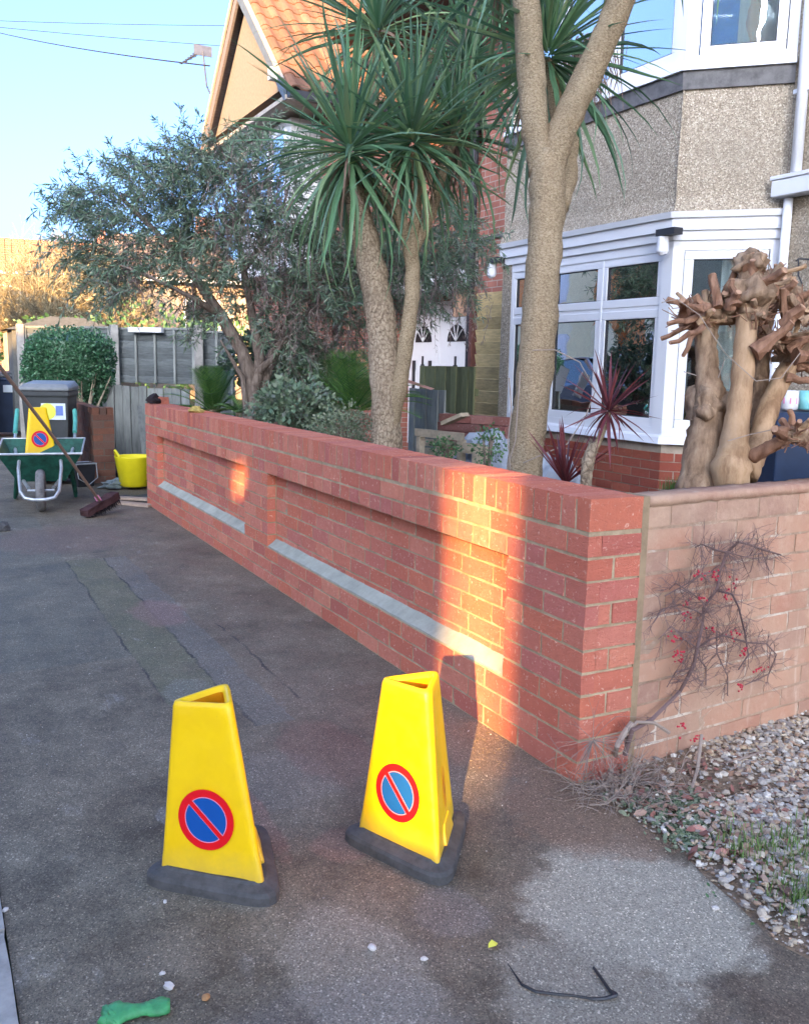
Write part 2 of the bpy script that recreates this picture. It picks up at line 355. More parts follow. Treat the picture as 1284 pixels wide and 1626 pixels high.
    big = n.ramp(n.voro(70), [(0.07, 0.8), (0.11, 0.0)]); c = n.mix(n.math('MULTIPLY', big, n.ramp(n.noise(9, 3), [(0.5, 0), (0.6, 0.8)])), c, (0.42, 0.40, 0.35))
    h = n.math('ADD', n.math('MULTIPLY', n.voro(330), 0.5), n.noise(25, 6, 0.7)); n.bump(h, 0.55, 0.006)
    return n.end(c, n.ramp(base, [(0.3, 0.62), (0.6, 0.85)]), 0.3)
M['asphalt'] = asphalt()
M['road'] = plain('road_asphalt', (0.13, 0.125, 0.115), 0.85, 0.3, var=0.3, scale=3, bump=0.5)
M['kerb'] = plain('kerb_concrete', (0.36, 0.345, 0.31), 0.9, 0.2, var=0.3, scale=18, bump=0.5)
M['soil'] = plain('dark_soil', (0.085, 0.06, 0.042), 1.0, 0.1, var=0.5, scale=9, bump=0.9, bd=0.02)
M['drysoil'] = plain('dry_soil', (0.30, 0.22, 0.15), 1.0, 0.1, var=0.5, scale=16, bump=0.9, bd=0.02)
M['grass'] = plain('ground_grass', (0.06, 0.07, 0.035), 1.0, 0.1, var=0.5, scale=4, bump=0.5)
def stonemat():
    n = N('gravel_stone'); c = n.ramp(n.objrand(), [(0.05, (0.50, 0.43, 0.33)), (0.22, (0.36, 0.345, 0.32)), (0.42, (0.52, 0.40, 0.25)), (0.58, (0.74, 0.70, 0.60)), (0.76, (0.24, 0.225, 0.21)), (0.95, (0.42, 0.28, 0.18))])
    g = n.node('ShaderNodeNewGeometry').outputs['Position']; c = n.mix(n.ramp(n.noise(90, 3, 0.6, g), [(0.4, 0), (0.7, 0.4)]), c, (0.2, 0.16, 0.12)); return n.end(c, 0.75, 0.3)
M['stone'] = stonemat()
def leafmat(name, cs, rough=0.5, trans=0.15):
    n = N(name); c = n.ramp(n.objrand(), [((i+.5)/len(cs), q) for i, q in enumerate(cs)])
    n.b.inputs['Subsurface Weight'].default_value = 0; m_ = n.end(c, rough, 0.35)
    t = n.node('ShaderNodeBsdfTranslucent'); n.link(c, t.inputs[0]); mx = n.node('ShaderNodeMixShader'); mx.inputs[0].default_value = trans
    n.link(n.b.outputs[0], mx.inputs[1]); n.link(t.outputs[0], mx.inputs[2]); n.link(mx.outputs[0], n.n['Material Output'].inputs[0]); return m_
M['cord'] = leafmat('cordyline_leaf', [(0.13, 0.26, 0.13), (0.19, 0.33, 0.15), (0.09, 0.20, 0.11), (0.29, 0.38, 0.17), (0.07, 0.15, 0.09), (0.18, 0.30, 0.20)], 0.38, .25)
M['deadleaf'] = leafmat('dead_leaf', [(0.26, 0.18, 0.12), (0.34, 0.24, 0.17), (0.20, 0.13, 0.10)], 0.8)
M['redleaf'] = leafmat('red_cordyline_leaf', [(0.15, 0.035, 0.04), (0.22, 0.06, 0.06), (0.10, 0.035, 0.045)], 0.4)
M['evleaf'] = leafmat('bottlebrush_leaf', [(0.13, 0.20, 0.12), (0.19, 0.27, 0.16), (0.085, 0.15, 0.095), (0.26, 0.32, 0.20), (0.19, 0.22, 0.18)], 0.55)
M['evdead'] = leafmat('dry_hanging_twig', [(0.26, 0.21, 0.18), (0.34, 0.28, 0.23), (0.19, 0.16, 0.14)], 0.8)
M['hedgeleaf'] = leafmat('hedge_leaf', [(0.05, 0.15, 0.065), (0.08, 0.20, 0.09), (0.035, 0.105, 0.05), (0.15, 0.27, 0.15)], 0.3)
M['cycad'] = leafmat('cycad_leaf', [(0.10, 0.23, 0.05), (0.16, 0.30, 0.07), (0.06, 0.16, 0.05)], 0.45)
M['shrub'] = leafmat('shrub_leaf', [(0.08, 0.18, 0.06), (0.12, 0.23, 0.09), (0.05, 0.12, 0.055)], 0.5)
M['grassblade'] = leafmat('grass_blade', [(0.10, 0.20, 0.04), (0.15, 0.26, 0.07), (0.20, 0.22, 0.10)], 0.6)
M['palegreen'] = leafmat('pale_weed', [(0.22, 0.27, 0.17), (0.28, 0.30, 0.20), (0.16, 0.22, 0.12)], 0.7)
M['twiggold'] = leafmat('bare_twig', [(0.32, 0.27, 0.16), (0.42, 0.36, 0.21), (0.20, 0.165, 0.10)], 0.8)
M['twiggrey'] = leafmat('grey_twig', [(0.30, 0.24, 0.19), (0.38, 0.31, 0.25), (0.22, 0.17, 0.14)], 0.85, 0)
M['twigdark'] = leafmat('dark_twig', [(0.17, 0.11, 0.10), (0.24, 0.16, 0.14), (0.12, 0.08, 0.08)], 0.8, 0)
M['berry'] = plain('red_berry', (0.55, 0.03, 0.06), 0.4, 0.4, bump=0)
def wood(name, col, vec=(3, 3, .5), var=.35, amp=.3):
    n = N(name); v = n.vec(vec); ns = n.noise(9, 7, .7, v); c = n.ramp(ns, [(.3, tuple(x*(1-var) for x in col)), (.55, col), (.75, tuple(x*(1+var*.6) for x in col))])
    c = n.mix(1.0, c, n.ramp(n.objrand(), [(0, 1-amp), (1, 1+amp*.6)]), 'MULTIPLY'); n.bump(n.noise(30, 5, .7, v), .5, .004); return n.end(c, .9, .15)
def bark(name, c1, c2, c3, sc=26, st=0.9, vec=(1, 1, 0.55)):
    n = N(name); v = n.vec(vec); w0 = n.node('ShaderNodeVectorMath'); w0.operation = 'MULTIPLY_ADD'; nz_ = n.node('ShaderNodeTexNoise'); nz_.inputs['Scale'].default_value = sc*.8; n.link(v, nz_.inputs['Vector']); n.link(nz_.outputs['Color'], w0.inputs[0]); w0.inputs[1].default_value = (.02, .02, .02); n.link(v, w0.inputs[2]); vo = n.ramp(n.voro(sc, w0.outputs[0], feature='DISTANCE_TO_EDGE'), [(0.0, 0.0), (0.22, 1.0)]); vo = n.math('MULTIPLY', vo, 0.35); ns = n.noise(sc*1.2, 8, 0.75, v)
    c = n.ramp(n.math('ADD', n.math('MULTIPLY', vo, 0.45), n.math('MULTIPLY', ns, 1.0)), [(0.42, c1), (0.60, c2), (0.80, c3)])
    c = n.mix(n.ramp(n.noise(3.5, 6, 0.7), [(0.42, 0), (0.66, 0.6)]), c, tuple((a+b)*0.40 for a, b in zip(c1, c2))); c = n.mix(n.ramp(n.noise(6, 6, 0.7, n.vec((1, 1, .4), loc=(4, 2, 1))), [(0.55, 0), (0.72, 0.5)]), c, tuple(x*1.15 for x in c3))
    n.bump(n.math('ADD', vo, ns), st, 0.012); return n.end(c, 0.9, 0.15)
M['cbark'] = bark('cordyline_bark', (0.20, 0.145, 0.085), (0.38, 0.29, 0.175), (0.50, 0.40, 0.26), 60, 0.7, (1, 1, 1.6))
M['cbark2'] = bark('cordyline_corky_bark', (0.14, 0.10, 0.065), (0.38, 0.29, 0.19), (0.55, 0.45, 0.31), 42, 1.0, (1, 1, 0.8))
M['pbark'] = bark('pollard_bark', (0.16, 0.10, 0.06), (0.34, 0.225, 0.14), (0.50, 0.36, 0.23), 16, 0.9, (1, 1, 0.35))
M['pwood'] = bark('smooth_pollard_bark', (0.24, 0.14, 0.075), (0.46, 0.30, 0.17), (0.56, 0.39, 0.24), 10, 0.5, (1, 1, 0.18))
M['cutwood'] = plain('cut_wood', (0.45, 0.27, 0.17), 0.9, 0.1, var=0.4, scale=25, bump=0.5)
M['pstub'] = bark('stub_bark', (0.17, 0.085, 0.05), (0.28, 0.15, 0.09), (0.38, 0.22, 0.14), 20, 0.6, (1, 1, 0.3))
M['ebark'] = bark('shrub_bark', (0.12, 0.09, 0.07), (0.24, 0.185, 0.145), (0.33, 0.27, 0.21), 22, 0.8, (1, 1, 0.25))
M['glovetan'] = plain('tan_yellow_glove', (0.50, 0.38, 0.12), 0.9, .1, var=.6, scale=30)
M['yellow'] = plain('yellow_cone_plastic', (0.95, 0.60, 0.004), 0.36, 0.45, var=0.10, scale=7, bump=0.05)
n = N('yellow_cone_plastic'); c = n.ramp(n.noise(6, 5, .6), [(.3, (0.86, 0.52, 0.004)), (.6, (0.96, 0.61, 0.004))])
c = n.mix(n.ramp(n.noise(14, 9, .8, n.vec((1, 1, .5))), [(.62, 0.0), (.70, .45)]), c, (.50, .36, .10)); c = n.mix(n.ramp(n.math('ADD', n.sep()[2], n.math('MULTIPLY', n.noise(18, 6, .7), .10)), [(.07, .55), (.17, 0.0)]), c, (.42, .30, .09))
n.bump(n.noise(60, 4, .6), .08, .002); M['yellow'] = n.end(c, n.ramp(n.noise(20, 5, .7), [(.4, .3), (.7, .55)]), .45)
M['orange'] = plain('cone_inside', (0.75, 0.30, 0.005), 0.5)
M['rubber'] = plain('recycled_rubber', (0.085, 0.083, 0.080), 0.75, 0.3, var=0.45, scale=22, bump=0.5, bd=0.004)
M['signred'] = plain('sign_red', (0.75, 0.008, 0.015), 0.3, 0.4, var=0.03, bump=0)
M['signblue'] = plain('sign_blue', (0.008, 0.085, 0.33), 0.3, 0.4, var=0.04, bump=0)
M['signpink'] = plain('sign_pale_edge', (0.75, 0.28, 0.42), 0.4, 0.4, bump=0)
M['green'] = plain('green_barrow_paint', (0.014, 0.085, 0.055), 0.55, 0.4, var=0.7, scale=14)
M['galv'] = plain('galvanised_tube', (0.48, 0.50, 0.50), 0.4, 0.5, 0.5, var=0.3)
M['grip'] = plain('turquoise_grip', (0.10, 0.42, 0.33), 0.5, 0.4)
M['tyre'] = plain('dusty_tyre', (0.20, 0.195, 0.185), 0.9, 0.2, var=0.5, scale=20)
M['fencegrey'] = wood('grey_fence_board', (0.27, 0.28, 0.25)); M['fencedark'] = wood('dark_fence_slat', (0.15, 0.165, 0.16), (.6, 3, 4)); M['fencegreen'] = wood('green_fence_board', (0.17, 0.175, 0.085)); M['fenceyellow'] = wood('yellow_pine_board', (0.62, 0.47, 0.23), (.8, 3, 5)); M['pallet'] = wood('pallet_wood', (0.46, 0.38, 0.27), (2, 2, 2))
M['binblue'] = plain('dark_blue_bin', (0.018, 0.035, 0.075), 0.45, 0.4, var=0.25, scale=5)
M['bingrey'] = plain('dark_grey_bin', (0.055, 0.06, 0.06), 0.5, 0.4, var=0.3, scale=5)
M['binlid'] = plain('grey_bin_lid', (0.22, 0.23, 0.23), 0.5, 0.4, var=0.2)
M['sticker'] = plain('white_sticker', (0.72, 0.78, 0.78), 0.5, bump=0, var=0.1)
M['stickyellow'] = plain('yellow_sticker', (0.80, 0.78, 0.10), 0.5, bump=0, var=0.1)
M['stickteal'] = plain('teal_sticker_print', (0.03, 0.38, 0.36), 0.5, bump=0, var=0.2)
M['stickblue'] = plain('blue_print', (0.15, 0.22, 0.50), 0.5, bump=0, var=0.2)
M['tub'] = plain('yellow_tub', (0.85, 0.72, 0.015), 0.45, 0.4, var=0.1, scale=6, bump=0.1)
M['blackbag'] = plain('black_sheet', (0.02, 0.02, 0.022), 0.4, 0.5, var=0.3)
M['silver'] = plain('crumpled_film', (0.25, 0.30, 0.29), 0.3, 0.5, var=0.5)
M['polewood'] = plain('broom_pole_wood', (0.36, 0.26, 0.19), 0.7, 0.3, var=0.3, vec=(6, 6, 0.6))
M['broom'] = plain('broom_head_red_brown', (0.075, 0.04, 0.04), 0.9, 0.1, var=0.4)
M['bristle'] = plain('dark_bristle', (0.035, 0.028, 0.03), 0.9, 0.1, var=0.4)
M['paleplank'] = plain('pale_plank', (0.42, 0.32, 0.24), 0.85, 0.2, var=0.3, vec=(1, 8, 8))
M['concpost'] = plain('concrete_post', (0.36, 0.34, 0.30), 0.95, 0.1, var=0.25, scale=12)
M['felt'] = plain('grey_roof_felt', (0.10, 0.105, 0.10), 0.9, var=0.3)
M['sheet'] = plain('grey_blue_tarpaulin', (0.30, 0.335, 0.38), 0.6, 0.3, var=0.25, scale=4, bump=0.5, bd=0.02)
M['glove'] = plain('green_glove_rubber', (0.07, 0.34, 0.12), 0.5, 0.4, var=0.35, scale=25, bump=0.5)
M['strap'] = plain('black_strap', (0.018, 0.022, 0.026), 0.45, 0.5, var=0.3)
M['turq'] = plain('turquoise_glaze', (0.20, 0.52, 0.52), 0.3, 0.5, bump=0)
M['china'] = plain('white_glaze', (0.72, 0.70, 0.68), 0.25, 0.5, bump=0)
M['carpaint'] = plain('grey_blue_car_paint', (0.10, 0.14, 0.19), 0.2, 0.6, 0.3, var=0.05, bump=0)
M['carglass'] = plain('car_glass', (0.01, 0.012, 0.015), 0.05, 0.8, var=0, bump=0)
M['cream'] = plain('cream_render', (0.78, 0.70, 0.46), 0.9, 0.1, var=0.1, bump=0.1)
M['metal'] = plain('aerial_metal', (0.16, 0.16, 0.17), 0.4, 0.5, 0.7)
M['cable'] = plain('cable_black', (0.03, 0.03, 0.035), 0.6)
M['door'] = plain('white_panel_door', (0.78, 0.77, 0.76), 0.35, 0.4, var=0.03, bump=0)
M['rustpost'] = plain('red_brown_post', (0.16, 0.065, 0.05), 0.7, var=0.3)
M['terracotta'] = plain('terracotta_tile', (0.55, 0.28, 0.21), 0.85, 0.2, var=0.25)
M['litter'] = leafmat('leaf_litter', [(0.24, 0.14, 0.09), (0.34, 0.21, 0.15), (0.42, 0.30, 0.22), (0.15, 0.09, 0.07), (0.30, 0.13, 0.10)], 0.85, 0)

# ------------------------------------------------------------ the setting
mb = MB(); mb.quad((-300, -300, -0.03), (400, -300, -0.03), (400, 500, -0.03), (-300, 500, -0.03))
tag(mb.build('ground', M['grass']), kind='structure')
mb = MB(); mb.quad((-1.70, -8, 0), (0.03, -8, 0), (0.03, -0.0, 0), (-1.70, 0.0, 0))
mb.v = []; mb.f = []; mb.mi = []; mb.r = []
edge = [(0.30, -8), (0.12, -2.2), (0.0, -1.35), (-0.05, -1.02), (-0.085, -0.86), (-0.045, -0.70), (-0.02, -0.56), (0.02, -0.44), (0.005, -0.30), (0.02, -0.15), (0.03, 0.0), (0.10, 0.05), (0.10, 6.3), (0.25, 6.4), (0.25, 16)]
pts = [(-1.70, y) for x, y in edge]
mb.add([(x, y, 0) for x, y in edge]+[(x, y, 0) for x, y in pts], [(len(edge)+i, i, i+1, len(edge)+i+1) for i in range(len(edge)-1)])
tag(mb.build('pavement', M['asphalt']), kind='structure')
mb = MB(); mb.quad((-9.5, -40, -0.012), (-1.84, -40, -0.012), (-1.84, 16, -0.012), (-9.5, 16, -0.012))
mb.quad((-9.5, 16, -0.012), (0.25, 16, -0.012), (0.25, 60, -0.012), (-9.5, 60, -0.012)); tag(mb.build('road', M['road']), kind='structure')
mb = MB(); mb.quad((0.2, 0.085, 0.10), (12, 0.91, 0.10), (12, 7.6, 0.10), (0.2, 7.6, 0.10)); tag(mb.build('garden_soil', M['soil']), kind='structure')
mb = MB(); mb.quad((0.25, 7.62, 0.03), (12, 7.62, 0.03), (12, 60, 0.03), (0.25, 60, 0.03)); tag(mb.build('rear_ground', M['grass']), kind='structure')
# uneven gravel bed foreground
mb = MB(); nx, ny = 26, 26; vs = []
for i in range(nx+1):
    for j in range(ny+1):
        y = -2.2 + 2.33*j/ny; ex = 0.0
        for (xa, ya), (xb, yb) in zip(edge, edge[1:]):
            if ya <= y <= yb: ex = xa+(xb-xa)*(y-ya)/(yb-ya)
        if y > 0: ex = 0.2
        x = ex-0.03 + (4.0-ex)*(i/nx)**1.4
        z = -0.006 + 0.020*min(1, (i/nx)*6) + rnd(-0.006, 0.006)*(i > 0)
        vs.append((x, y+(.07*x if j == ny else 0), z))
mb.add(vs, [(i*(ny+1)+j, (i+1)*(ny+1)+j, (i+1)*(ny+1)+j+1, i*(ny+1)+j+1) for i in range(nx) for j in range(ny)])
tag(mb.build('gravel_bed', M['drysoil'], smooth=True), kind='structure')
# kerb stones
kt = tag(thing('kerb', 'pale concrete kerb stones along the pavement edge, bottom left', 'kerb', (-1.77, 0, 0)), kind='structure')
kt.pop('category') if 'category' in kt else None
me = MB(); v, f = rough_box(0.90, 0.13, 0.12, 6, 2, 2, 0.003, 5); me.add(v, f); kme = me.mesh('kerb_stone', M['kerb'])
for i in range(-6, 18):
    linkmesh('kerb_stone', kme, kt, Matrix.Translation((-0.065, 0.42+i*0.915, -0.045)) @ Matrix.Rotation(R(90), 4, 'Z') @ Matrix.Translation((0, -0.13, 0)))

# ------------------------------------------------------------ bricks: shared helper
BR = {}
def brick_variant(L, D, H, nx, nz, mat, k, j=0.0013):
    key = (round(L, 4), round(D, 4), round(H, 4), mat.name, k)
    if key not in BR:
        b = MB(); v, f = rough_box(L, D, H, nx, 1, nz, j, k*77+int(L*1000)); b.add(v, f); BR[key] = b.mesh('brick', mat)
    return BR[key]
def lay(parent, items, mat, jit=0.0022, limit=300, stuffname='brickwork', nseg=3):
    """items: (x, y, z, L, D, H, rotz, distance).  nearest 300 are objects, the rest one joined part"""
    items = sorted(items, key=lambda t: t[7]); rest = MB(); rg = random.Random(3)
    for i, (x, y, z, L, D, H, rz, dist) in enumerate(items):
        k = rg.randint(0, 4)
        T = Matrix.Translation((x, y, z)) @ Matrix.Rotation(rz+rg.uniform(-.006, .006), 4, 'Z') @ Matrix.Rotation(rg.uniform(-.006, .006), 4, 'Y') @ Matrix.Translation((0, rg.uniform(-jit, jit), 0))
        if i < limit:
            linkmesh('brick', brick_variant(L, D, H, nseg if L > .15 else 2, 2, mat, k), parent, T)
        else:
            b = MB(); v, f = rough_box(L, D, H, 2 if L > .15 else 1, 1, 1, 0.0016, rg.randint(0, 99999))
            rest.add([T @ Vector(p) for p in v], f, 0, rg.uniform(0.01, 0.99))
    if rest.v: tag(rest.build(stuffname, mat, parent), kind='stuff')
def row(a, b, start, pat, gap=0.01):
    """split [a,b] into bricks; pat repeats lengths"""
    out = []; p = a; i = start
    while p < b-0.03:
        L = min(pat[i % len(pat)], b-p)
        if b-(p+L) < 0.045 and b-(p+L) > 0: L = b-p
        out.append((p+L/2, L)); p += L+gap; i += 1
    return out
ST, HD = 0.215, 0.1025

# ------------------------------------------------------------ new brick garden wall
LW = 6.325; P = [(0.44, 2.984), (3.425, 5.883)]
nw = thing('brick_wall', 'new red brick garden wall with two recessed panels and brick on edge coping', 'wall')
mb = MB(); i0, i1 = 0.0024, 0.2125
mb.box2((i0, i0, -0.05), (i1, LW-i0, 0.226)); mb.box2((i0, i0, 0.677), (i1, LW-i0, 0.930))
ys = [i0]+[q for p in P for q in p]+[LW-i0]
mb.box2((0.0598, i0+.002, 0.2255), (i1-.001, LW-i0-.002, 0.6775))
for a, b in ((ys[0], ys[1]-.006), (ys[2]+.006, ys[3]-.006), (ys[4]+.006, ys[5])): mb.box2((i0+.0005, a, 0.2258), (0.0603, b, 0.6772))
mb.build('mortar', M['mortar'], nw)
it = []; F90 = R(-90)
def fr(y, z, L, D=0.052, H=0.065, x=0.0):
    it.append((x, y, z, L, D, H, F90, (Vector((x, y, z))-CAM).length))
def ft(x, z, L, D=0.052, H=0.065): it.append((x, 0.0, z, L, D, H, 0.0, (Vector((x, 0, z))-CAM).length))
zc = lambda i: 0.075*i+0.0375
n_cap = int((LW+0.01)/0.0753)
for k in range(n_cap):
    fr(0.0325+k*(LW-0.065)/(n_cap-1), 0.8865, 0.0655, 0.2135, 0.1025)
for i in range(11):
    z = zc(i)
    if i == 10: segs = [row(0, LW, 0, [HD]+[ST]*60)]
    elif i == 9: segs = [row(0, LW, 0, [ST]+[HD]*90)]
    elif i >= 3:
        segs = []
        odd = i % 2
        segs.append([(0.1075, ST), (0.3325, ST)] if odd else [(HD/2, HD), (0.22, ST), (0.38875, HD)])
        for (a, b) in ((2.984, 3.425), (5.883, LW)):
            segs.append([(a+0.1075, ST), (a+0.3325, ST)] if odd else [(a+HD/2, HD), (a+0.22, ST), (a+0.38875, HD)])
        for a, b in P:
            for y, L in row(a+0.004, b-0.004, 0, [0.16 if odd else 0.10]+[ST]*30): fr(y, z, L, 0.04, 0.065, 0.0575)
    else: segs = [row(0, LW, 0, ([HD] if i % 2 == 0 else [])+[ST]*60)]
    for sg in segs:
        for q, (y, L) in enumerate(sg):
            if i >= 3 or q > 0 or True: fr(y, z, L, 0.0535)
    if i % 2 == 0: ft(0.0535+(ST-0.0535)/2, z, ST-0.054, 0.05)
    else: ft(0.0535+(HD-0.0535)/2, z, HD-0.054, 0.05); ft(HD+0.01+HD/2, z, HD, 0.05)
lay(nw, it, M['brick'], 0.0010)
for a, b in P:
    mb = MB(); k = 28
    vs = []
    for q in range(k+1):
        y = a+0.002+(b-a-0.004)*q/k
        vs += [(0.004+rnd(-.0015, .0015), y, 0.223), (0.004+rnd(-.001, .001), y, 0.2335+rnd(-.002, .002)), (0.030, y, 0.252+rnd(-.0015, .0015)), (0.0585, y, 0.276+rnd(-.0015, .0015)), (0.0585, y, 0.2235)]
    mb.add(vs, [(q*5+c, q*5+(c+1) % 5, (q+1)*5+(c+1) % 5, (q+1)*5+c) for q in range(k) for c in range(5)]+[(0, 1, 2, 3, 4)[::-1], tuple(k*5+c for c in range(5))])
    mb.build('sill', M['sillm'], nw)
# the mortar fillet where the new pier meets the old wall
mb = MB(); mb.box2((0.2155, 0.004, -0.02), (0.245, 0.10, 0.936)); mb.build('joint', plain('brown_pointing', (0.33, 0.24, 0.145), .95, .1, var=.25, scale=20, bump=.4), nw)

# ------------------------------------------------------------ old garden wall (turns away to the right)
ow = thing('old_brick_wall', 'older faded pinkish brick wall adjoining the new wall on the right', 'wall', (0.246, 0.012, 0), math.atan2(0.07, 1.0))
it = []; LO = 3.6
mb = MB(); mb.box2((0, 0.0030, -0.1), (LO, 0.105, 0.905)); mb.build('mortar', M['oldmortar'], ow)
for i in range(12):
    for x, L in row(0, LO, 0, ([HD] if i % 2 else [ST])+[ST]*40, 0.010):
        it.append((x, 0.0005, zc(i)+rnd(-.001, .001), L, 0.05, 0.064, 0.0, x))
lay(ow, it, M['oldbrick'], 0.0018)
mb = MB(); v, f = rough_box(LO, 0.109, 0.030, 120, 3, 1, 0.0026, 9); mb.add([(a+LO/2, b-0.0005, c+0.916) for a, b, c in v], f); mb.build('coping', [M['oldbrick'], M['coping']], ow, True)
cp = ow.children[-1].data
for p_ in cp.polygons: p_.material_index = 1 if p_.normal.z > .5 else 0
for p_ in cp.polygons: p_.use_smooth = False

# ------------------------------------------------------------ the house with the bay
BX, BY0, BY1 = 3.44, 3.32, 5.69
CX, CY = 3.99, 2.77           # where the canted side meets the house wall
hs = thing('bay_house', 'pebble-dashed house with white two-storey bay window behind the walls', 'house', (0, 0, 0))
def wall_quad(mb, a, b, z0, z1, th=0.12, mi=0):
    """solid wall slab from plan point a to b; outside is to the right of a->b"""
    a = Vector((a[0], a[1], 0)); b = Vector((b[0], b[1], 0)); d = (b-a).normalized(); nrm = Vector((d.y, -d.x, 0))
    mb.prism([tuple((a)[:2]), tuple((b)[:2]), tuple((b-nrm*th)[:2]), tuple((a-nrm*th)[:2])], z0, z1, mi)
A_, B_, C_ = (BX, BY1), (BX, BY0), (CX, CY)      # outside is on the right going A -> B? (towards -y, outside is -x)
def slab(mb, pts, z0, z1, off0=0.0, th=0.12, off1=None):
    """solid wall following plan polyline; off = distance proud of the line (outside is -x / -y side)"""
    P_ = [Vector((p[0], p[1])) for p in pts]
    def offs(o):
        out = []
        for i, p in enumerate(P_):
            ds = []
            if i > 0: ds.append((P_[i]-P_[i-1]).normalized())
            if i < len(P_)-1: ds.append((P_[i+1]-P_[i]).normalized())
            ns = [Vector((d.y, -d.x)) for d in ds]      # for d=(0,-1): (-1, 0)
            nn = sum(ns, Vector((0, 0))).normalized(); k = 1/max(0.3, nn.dot(ns[0])); out.append(p+nn*o*k)
        return out
    o0 = offs(off0); o1 = offs(off0 if off1 is None else off1); inn = offs(min(off0, off1 if off1 is not None else off0)-th)
    n_ = len(P_); vs = [(p.x, p.y, z0) for p in o0]+[(p.x, p.y, z1) for p in o1]+[(p.x, p.y, z0) for p in inn]+[(p.x, p.y, z1) for p in inn]
    fs = []
    for i in range(n_-1):
        fs += [(i, n_+i, n_+i+1, i+1), (2*n_+i, 2*n_+i+1, 3*n_+i+1, 3*n_+i), (n_+i, 3*n_+i, 3*n_+i+1, n_+i+1), (i, i+1, 2*n_+i+1, 2*n_+i)]
    fs += [(0, 2*n_, 3*n_, n_), (n_-1, 2*n_-1, 4*n_-1, 3*n_-1)]
    mb.add(vs, fs)
far_end = (4.3, BY1)
main = [far_end, A_, B_, C_, (CX+0.02, -3.0)]
bayline = [A_, B_, C_]
# pebble-dashed walls
mb = MB()
slab(mb, [far_end, A_, B_, C_], 2.66, 3.50)
slab(mb, [far_end, A_, B_, C_], 2.53, 2.662, 0.035, 0.15, 0.0)                     # bell-cast
slab(mb, [(4.3, BY1), (BX, BY1), (BX, BY1-0.16)], 0.1, 2.531)                      # margin left of the window
slab(mb, [(4.3, BY1), (BX, BY1), (BX, BY1-0.10)], 3.50, 6.2)
mb.prism([(CX+.0, CY-0.002), (CX, -4), (CX+.3, -4), (CX+.3, CY-0.002)], 0.1, 6.4)
mb.prism([(4.302, 5.57), (4.302, 9), (4.6, 9), (4.6, 5.57)], 2.6, 2.7)
wl_o = mb.build('pebble_dashed_wall', M['dash'], hs)
mb = MB()                                        # thin render movement lines
for a in ((BX-0.0065, BY0-0.0065),): mb.tube([(a[0], a[1], 2.56), (a[0]-.004, a[1]+.004, 2.9), (a[0], a[1], 3.2), (a[0]+.002, a[1], 3.49)], 0.007, 5)
mb.build('corner_bead', M['dash'], hs)
mb = MB(); slab(mb, bayline, 3.43, 3.56, 0.022, 0.05, 0.03); mb.build('lead_flashing', M['lead'], hs)
mb = MB(); slab(mb, [far_end, A_, B_, C_], 0.0, 0.74, -0.006, 0.12); mb.build('plinth_mortar', M['baymortar'], hs)
it = []
for i in range(10):
    z = 0.0375+0.075*i+0.0
    if z+0.033 > 0.745: continue
    for y, L in row(BY0+0.001, BY1, i % 2, [ST, ST] if i % 2 else [HD]+[ST]*20): it.append((BX, y, z, L, 0.05, 0.066, F90, -y+9))
    d = Vector((CX-BX, CY-BY0)).normalized(); Lc = (Vector(C_)-Vector(B_)).length
    for s_, L in row(0.004, Lc, i % 2, [ST]*9 if i % 2 else [HD]+[ST]*9): it.append((BX+d.x*s_, BY0+d.y*s_, z, L, 0.05, 0.066, math.atan2(d.y, d.x), 1))
lay(hs, it, M['baybrick'], 0.001)
# window joinery
def frame_rect(mb, o, ax, z0, z1, s0, s1, w, nrm, proud=0.0, th=0.06):
    """rect frame in the plane (o + ax*s, z)"""
    o = Vector((o[0], o[1], 0)); ax = Vector((ax[0], ax[1], 0)); nrm = Vector((nrm[0], nrm[1], 0))
    rot = Matrix((ax, nrm, Vector((0, 0, 1)))).transposed()
    def b(sa, sb, za, zb): mb.box(o+ax*(sa+sb)/2+nrm*(proud-th/2)+Vector((0, 0, (za+zb)/2)), (abs(sb-sa), th, abs(zb-za)), rot)
    b(s0, s1, z0, z0+w); b(s0, s1, z1-w, z1); b(s0, s0+w, z0+w, z1-w); b(s1-w, s1, z0+w, z1-w)
def pane(o, ax, z0, z1, s0, s1, nrm, back, name='pane'):
    mb = MB(); o = Vector((o[0], o[1], 0)); ax = Vector((ax[0], ax[1], 0)); nrm = Vector((nrm[0], nrm[1], 0))
    rot = Matrix((ax, nrm, Vector((0, 0, 1)))).transposed()
    mb.box(o+ax*(s0+s1)/2-nrm*back+Vector((0, 0, (z0+z1)/2)), (s1-s0, 0.006, z1-z0), rot)
    ob = mb.build(name, M['glass']); return ob
def casement(o, ax, nrm, s0, s1, z0, z1, parent=hs):
    mb = MB(); frame_rect(mb, o, ax, z0-.002, z1+.002, s0-.002, s1+.002, 0.070, nrm, -0.008, 0.05)
    w = mb.build('window', M['upvc'], parent, bevel=0.006)
    mb = MB(); frame_rect(mb, o, ax, z0+.066, z1-.066, s0+.066, s1-.066, 0.008, nrm, -0.014, 0.02); s_ = mb.build('seal', M['seal'], w)
    p_ = pane(o, ax, z0+.07, z1-.07, s0+.07, s1-.07, nrm, 0.032); p_.parent = w
ax1, n1 = (0, -1), (-1, 0)
dC = (Vector(C_)-Vector(B_)).normalized(); ax2 = (dC.x, dC.y); n2 = (dC.y, -dC.x); LC = (Vector(C_)-Vector(B_)).length
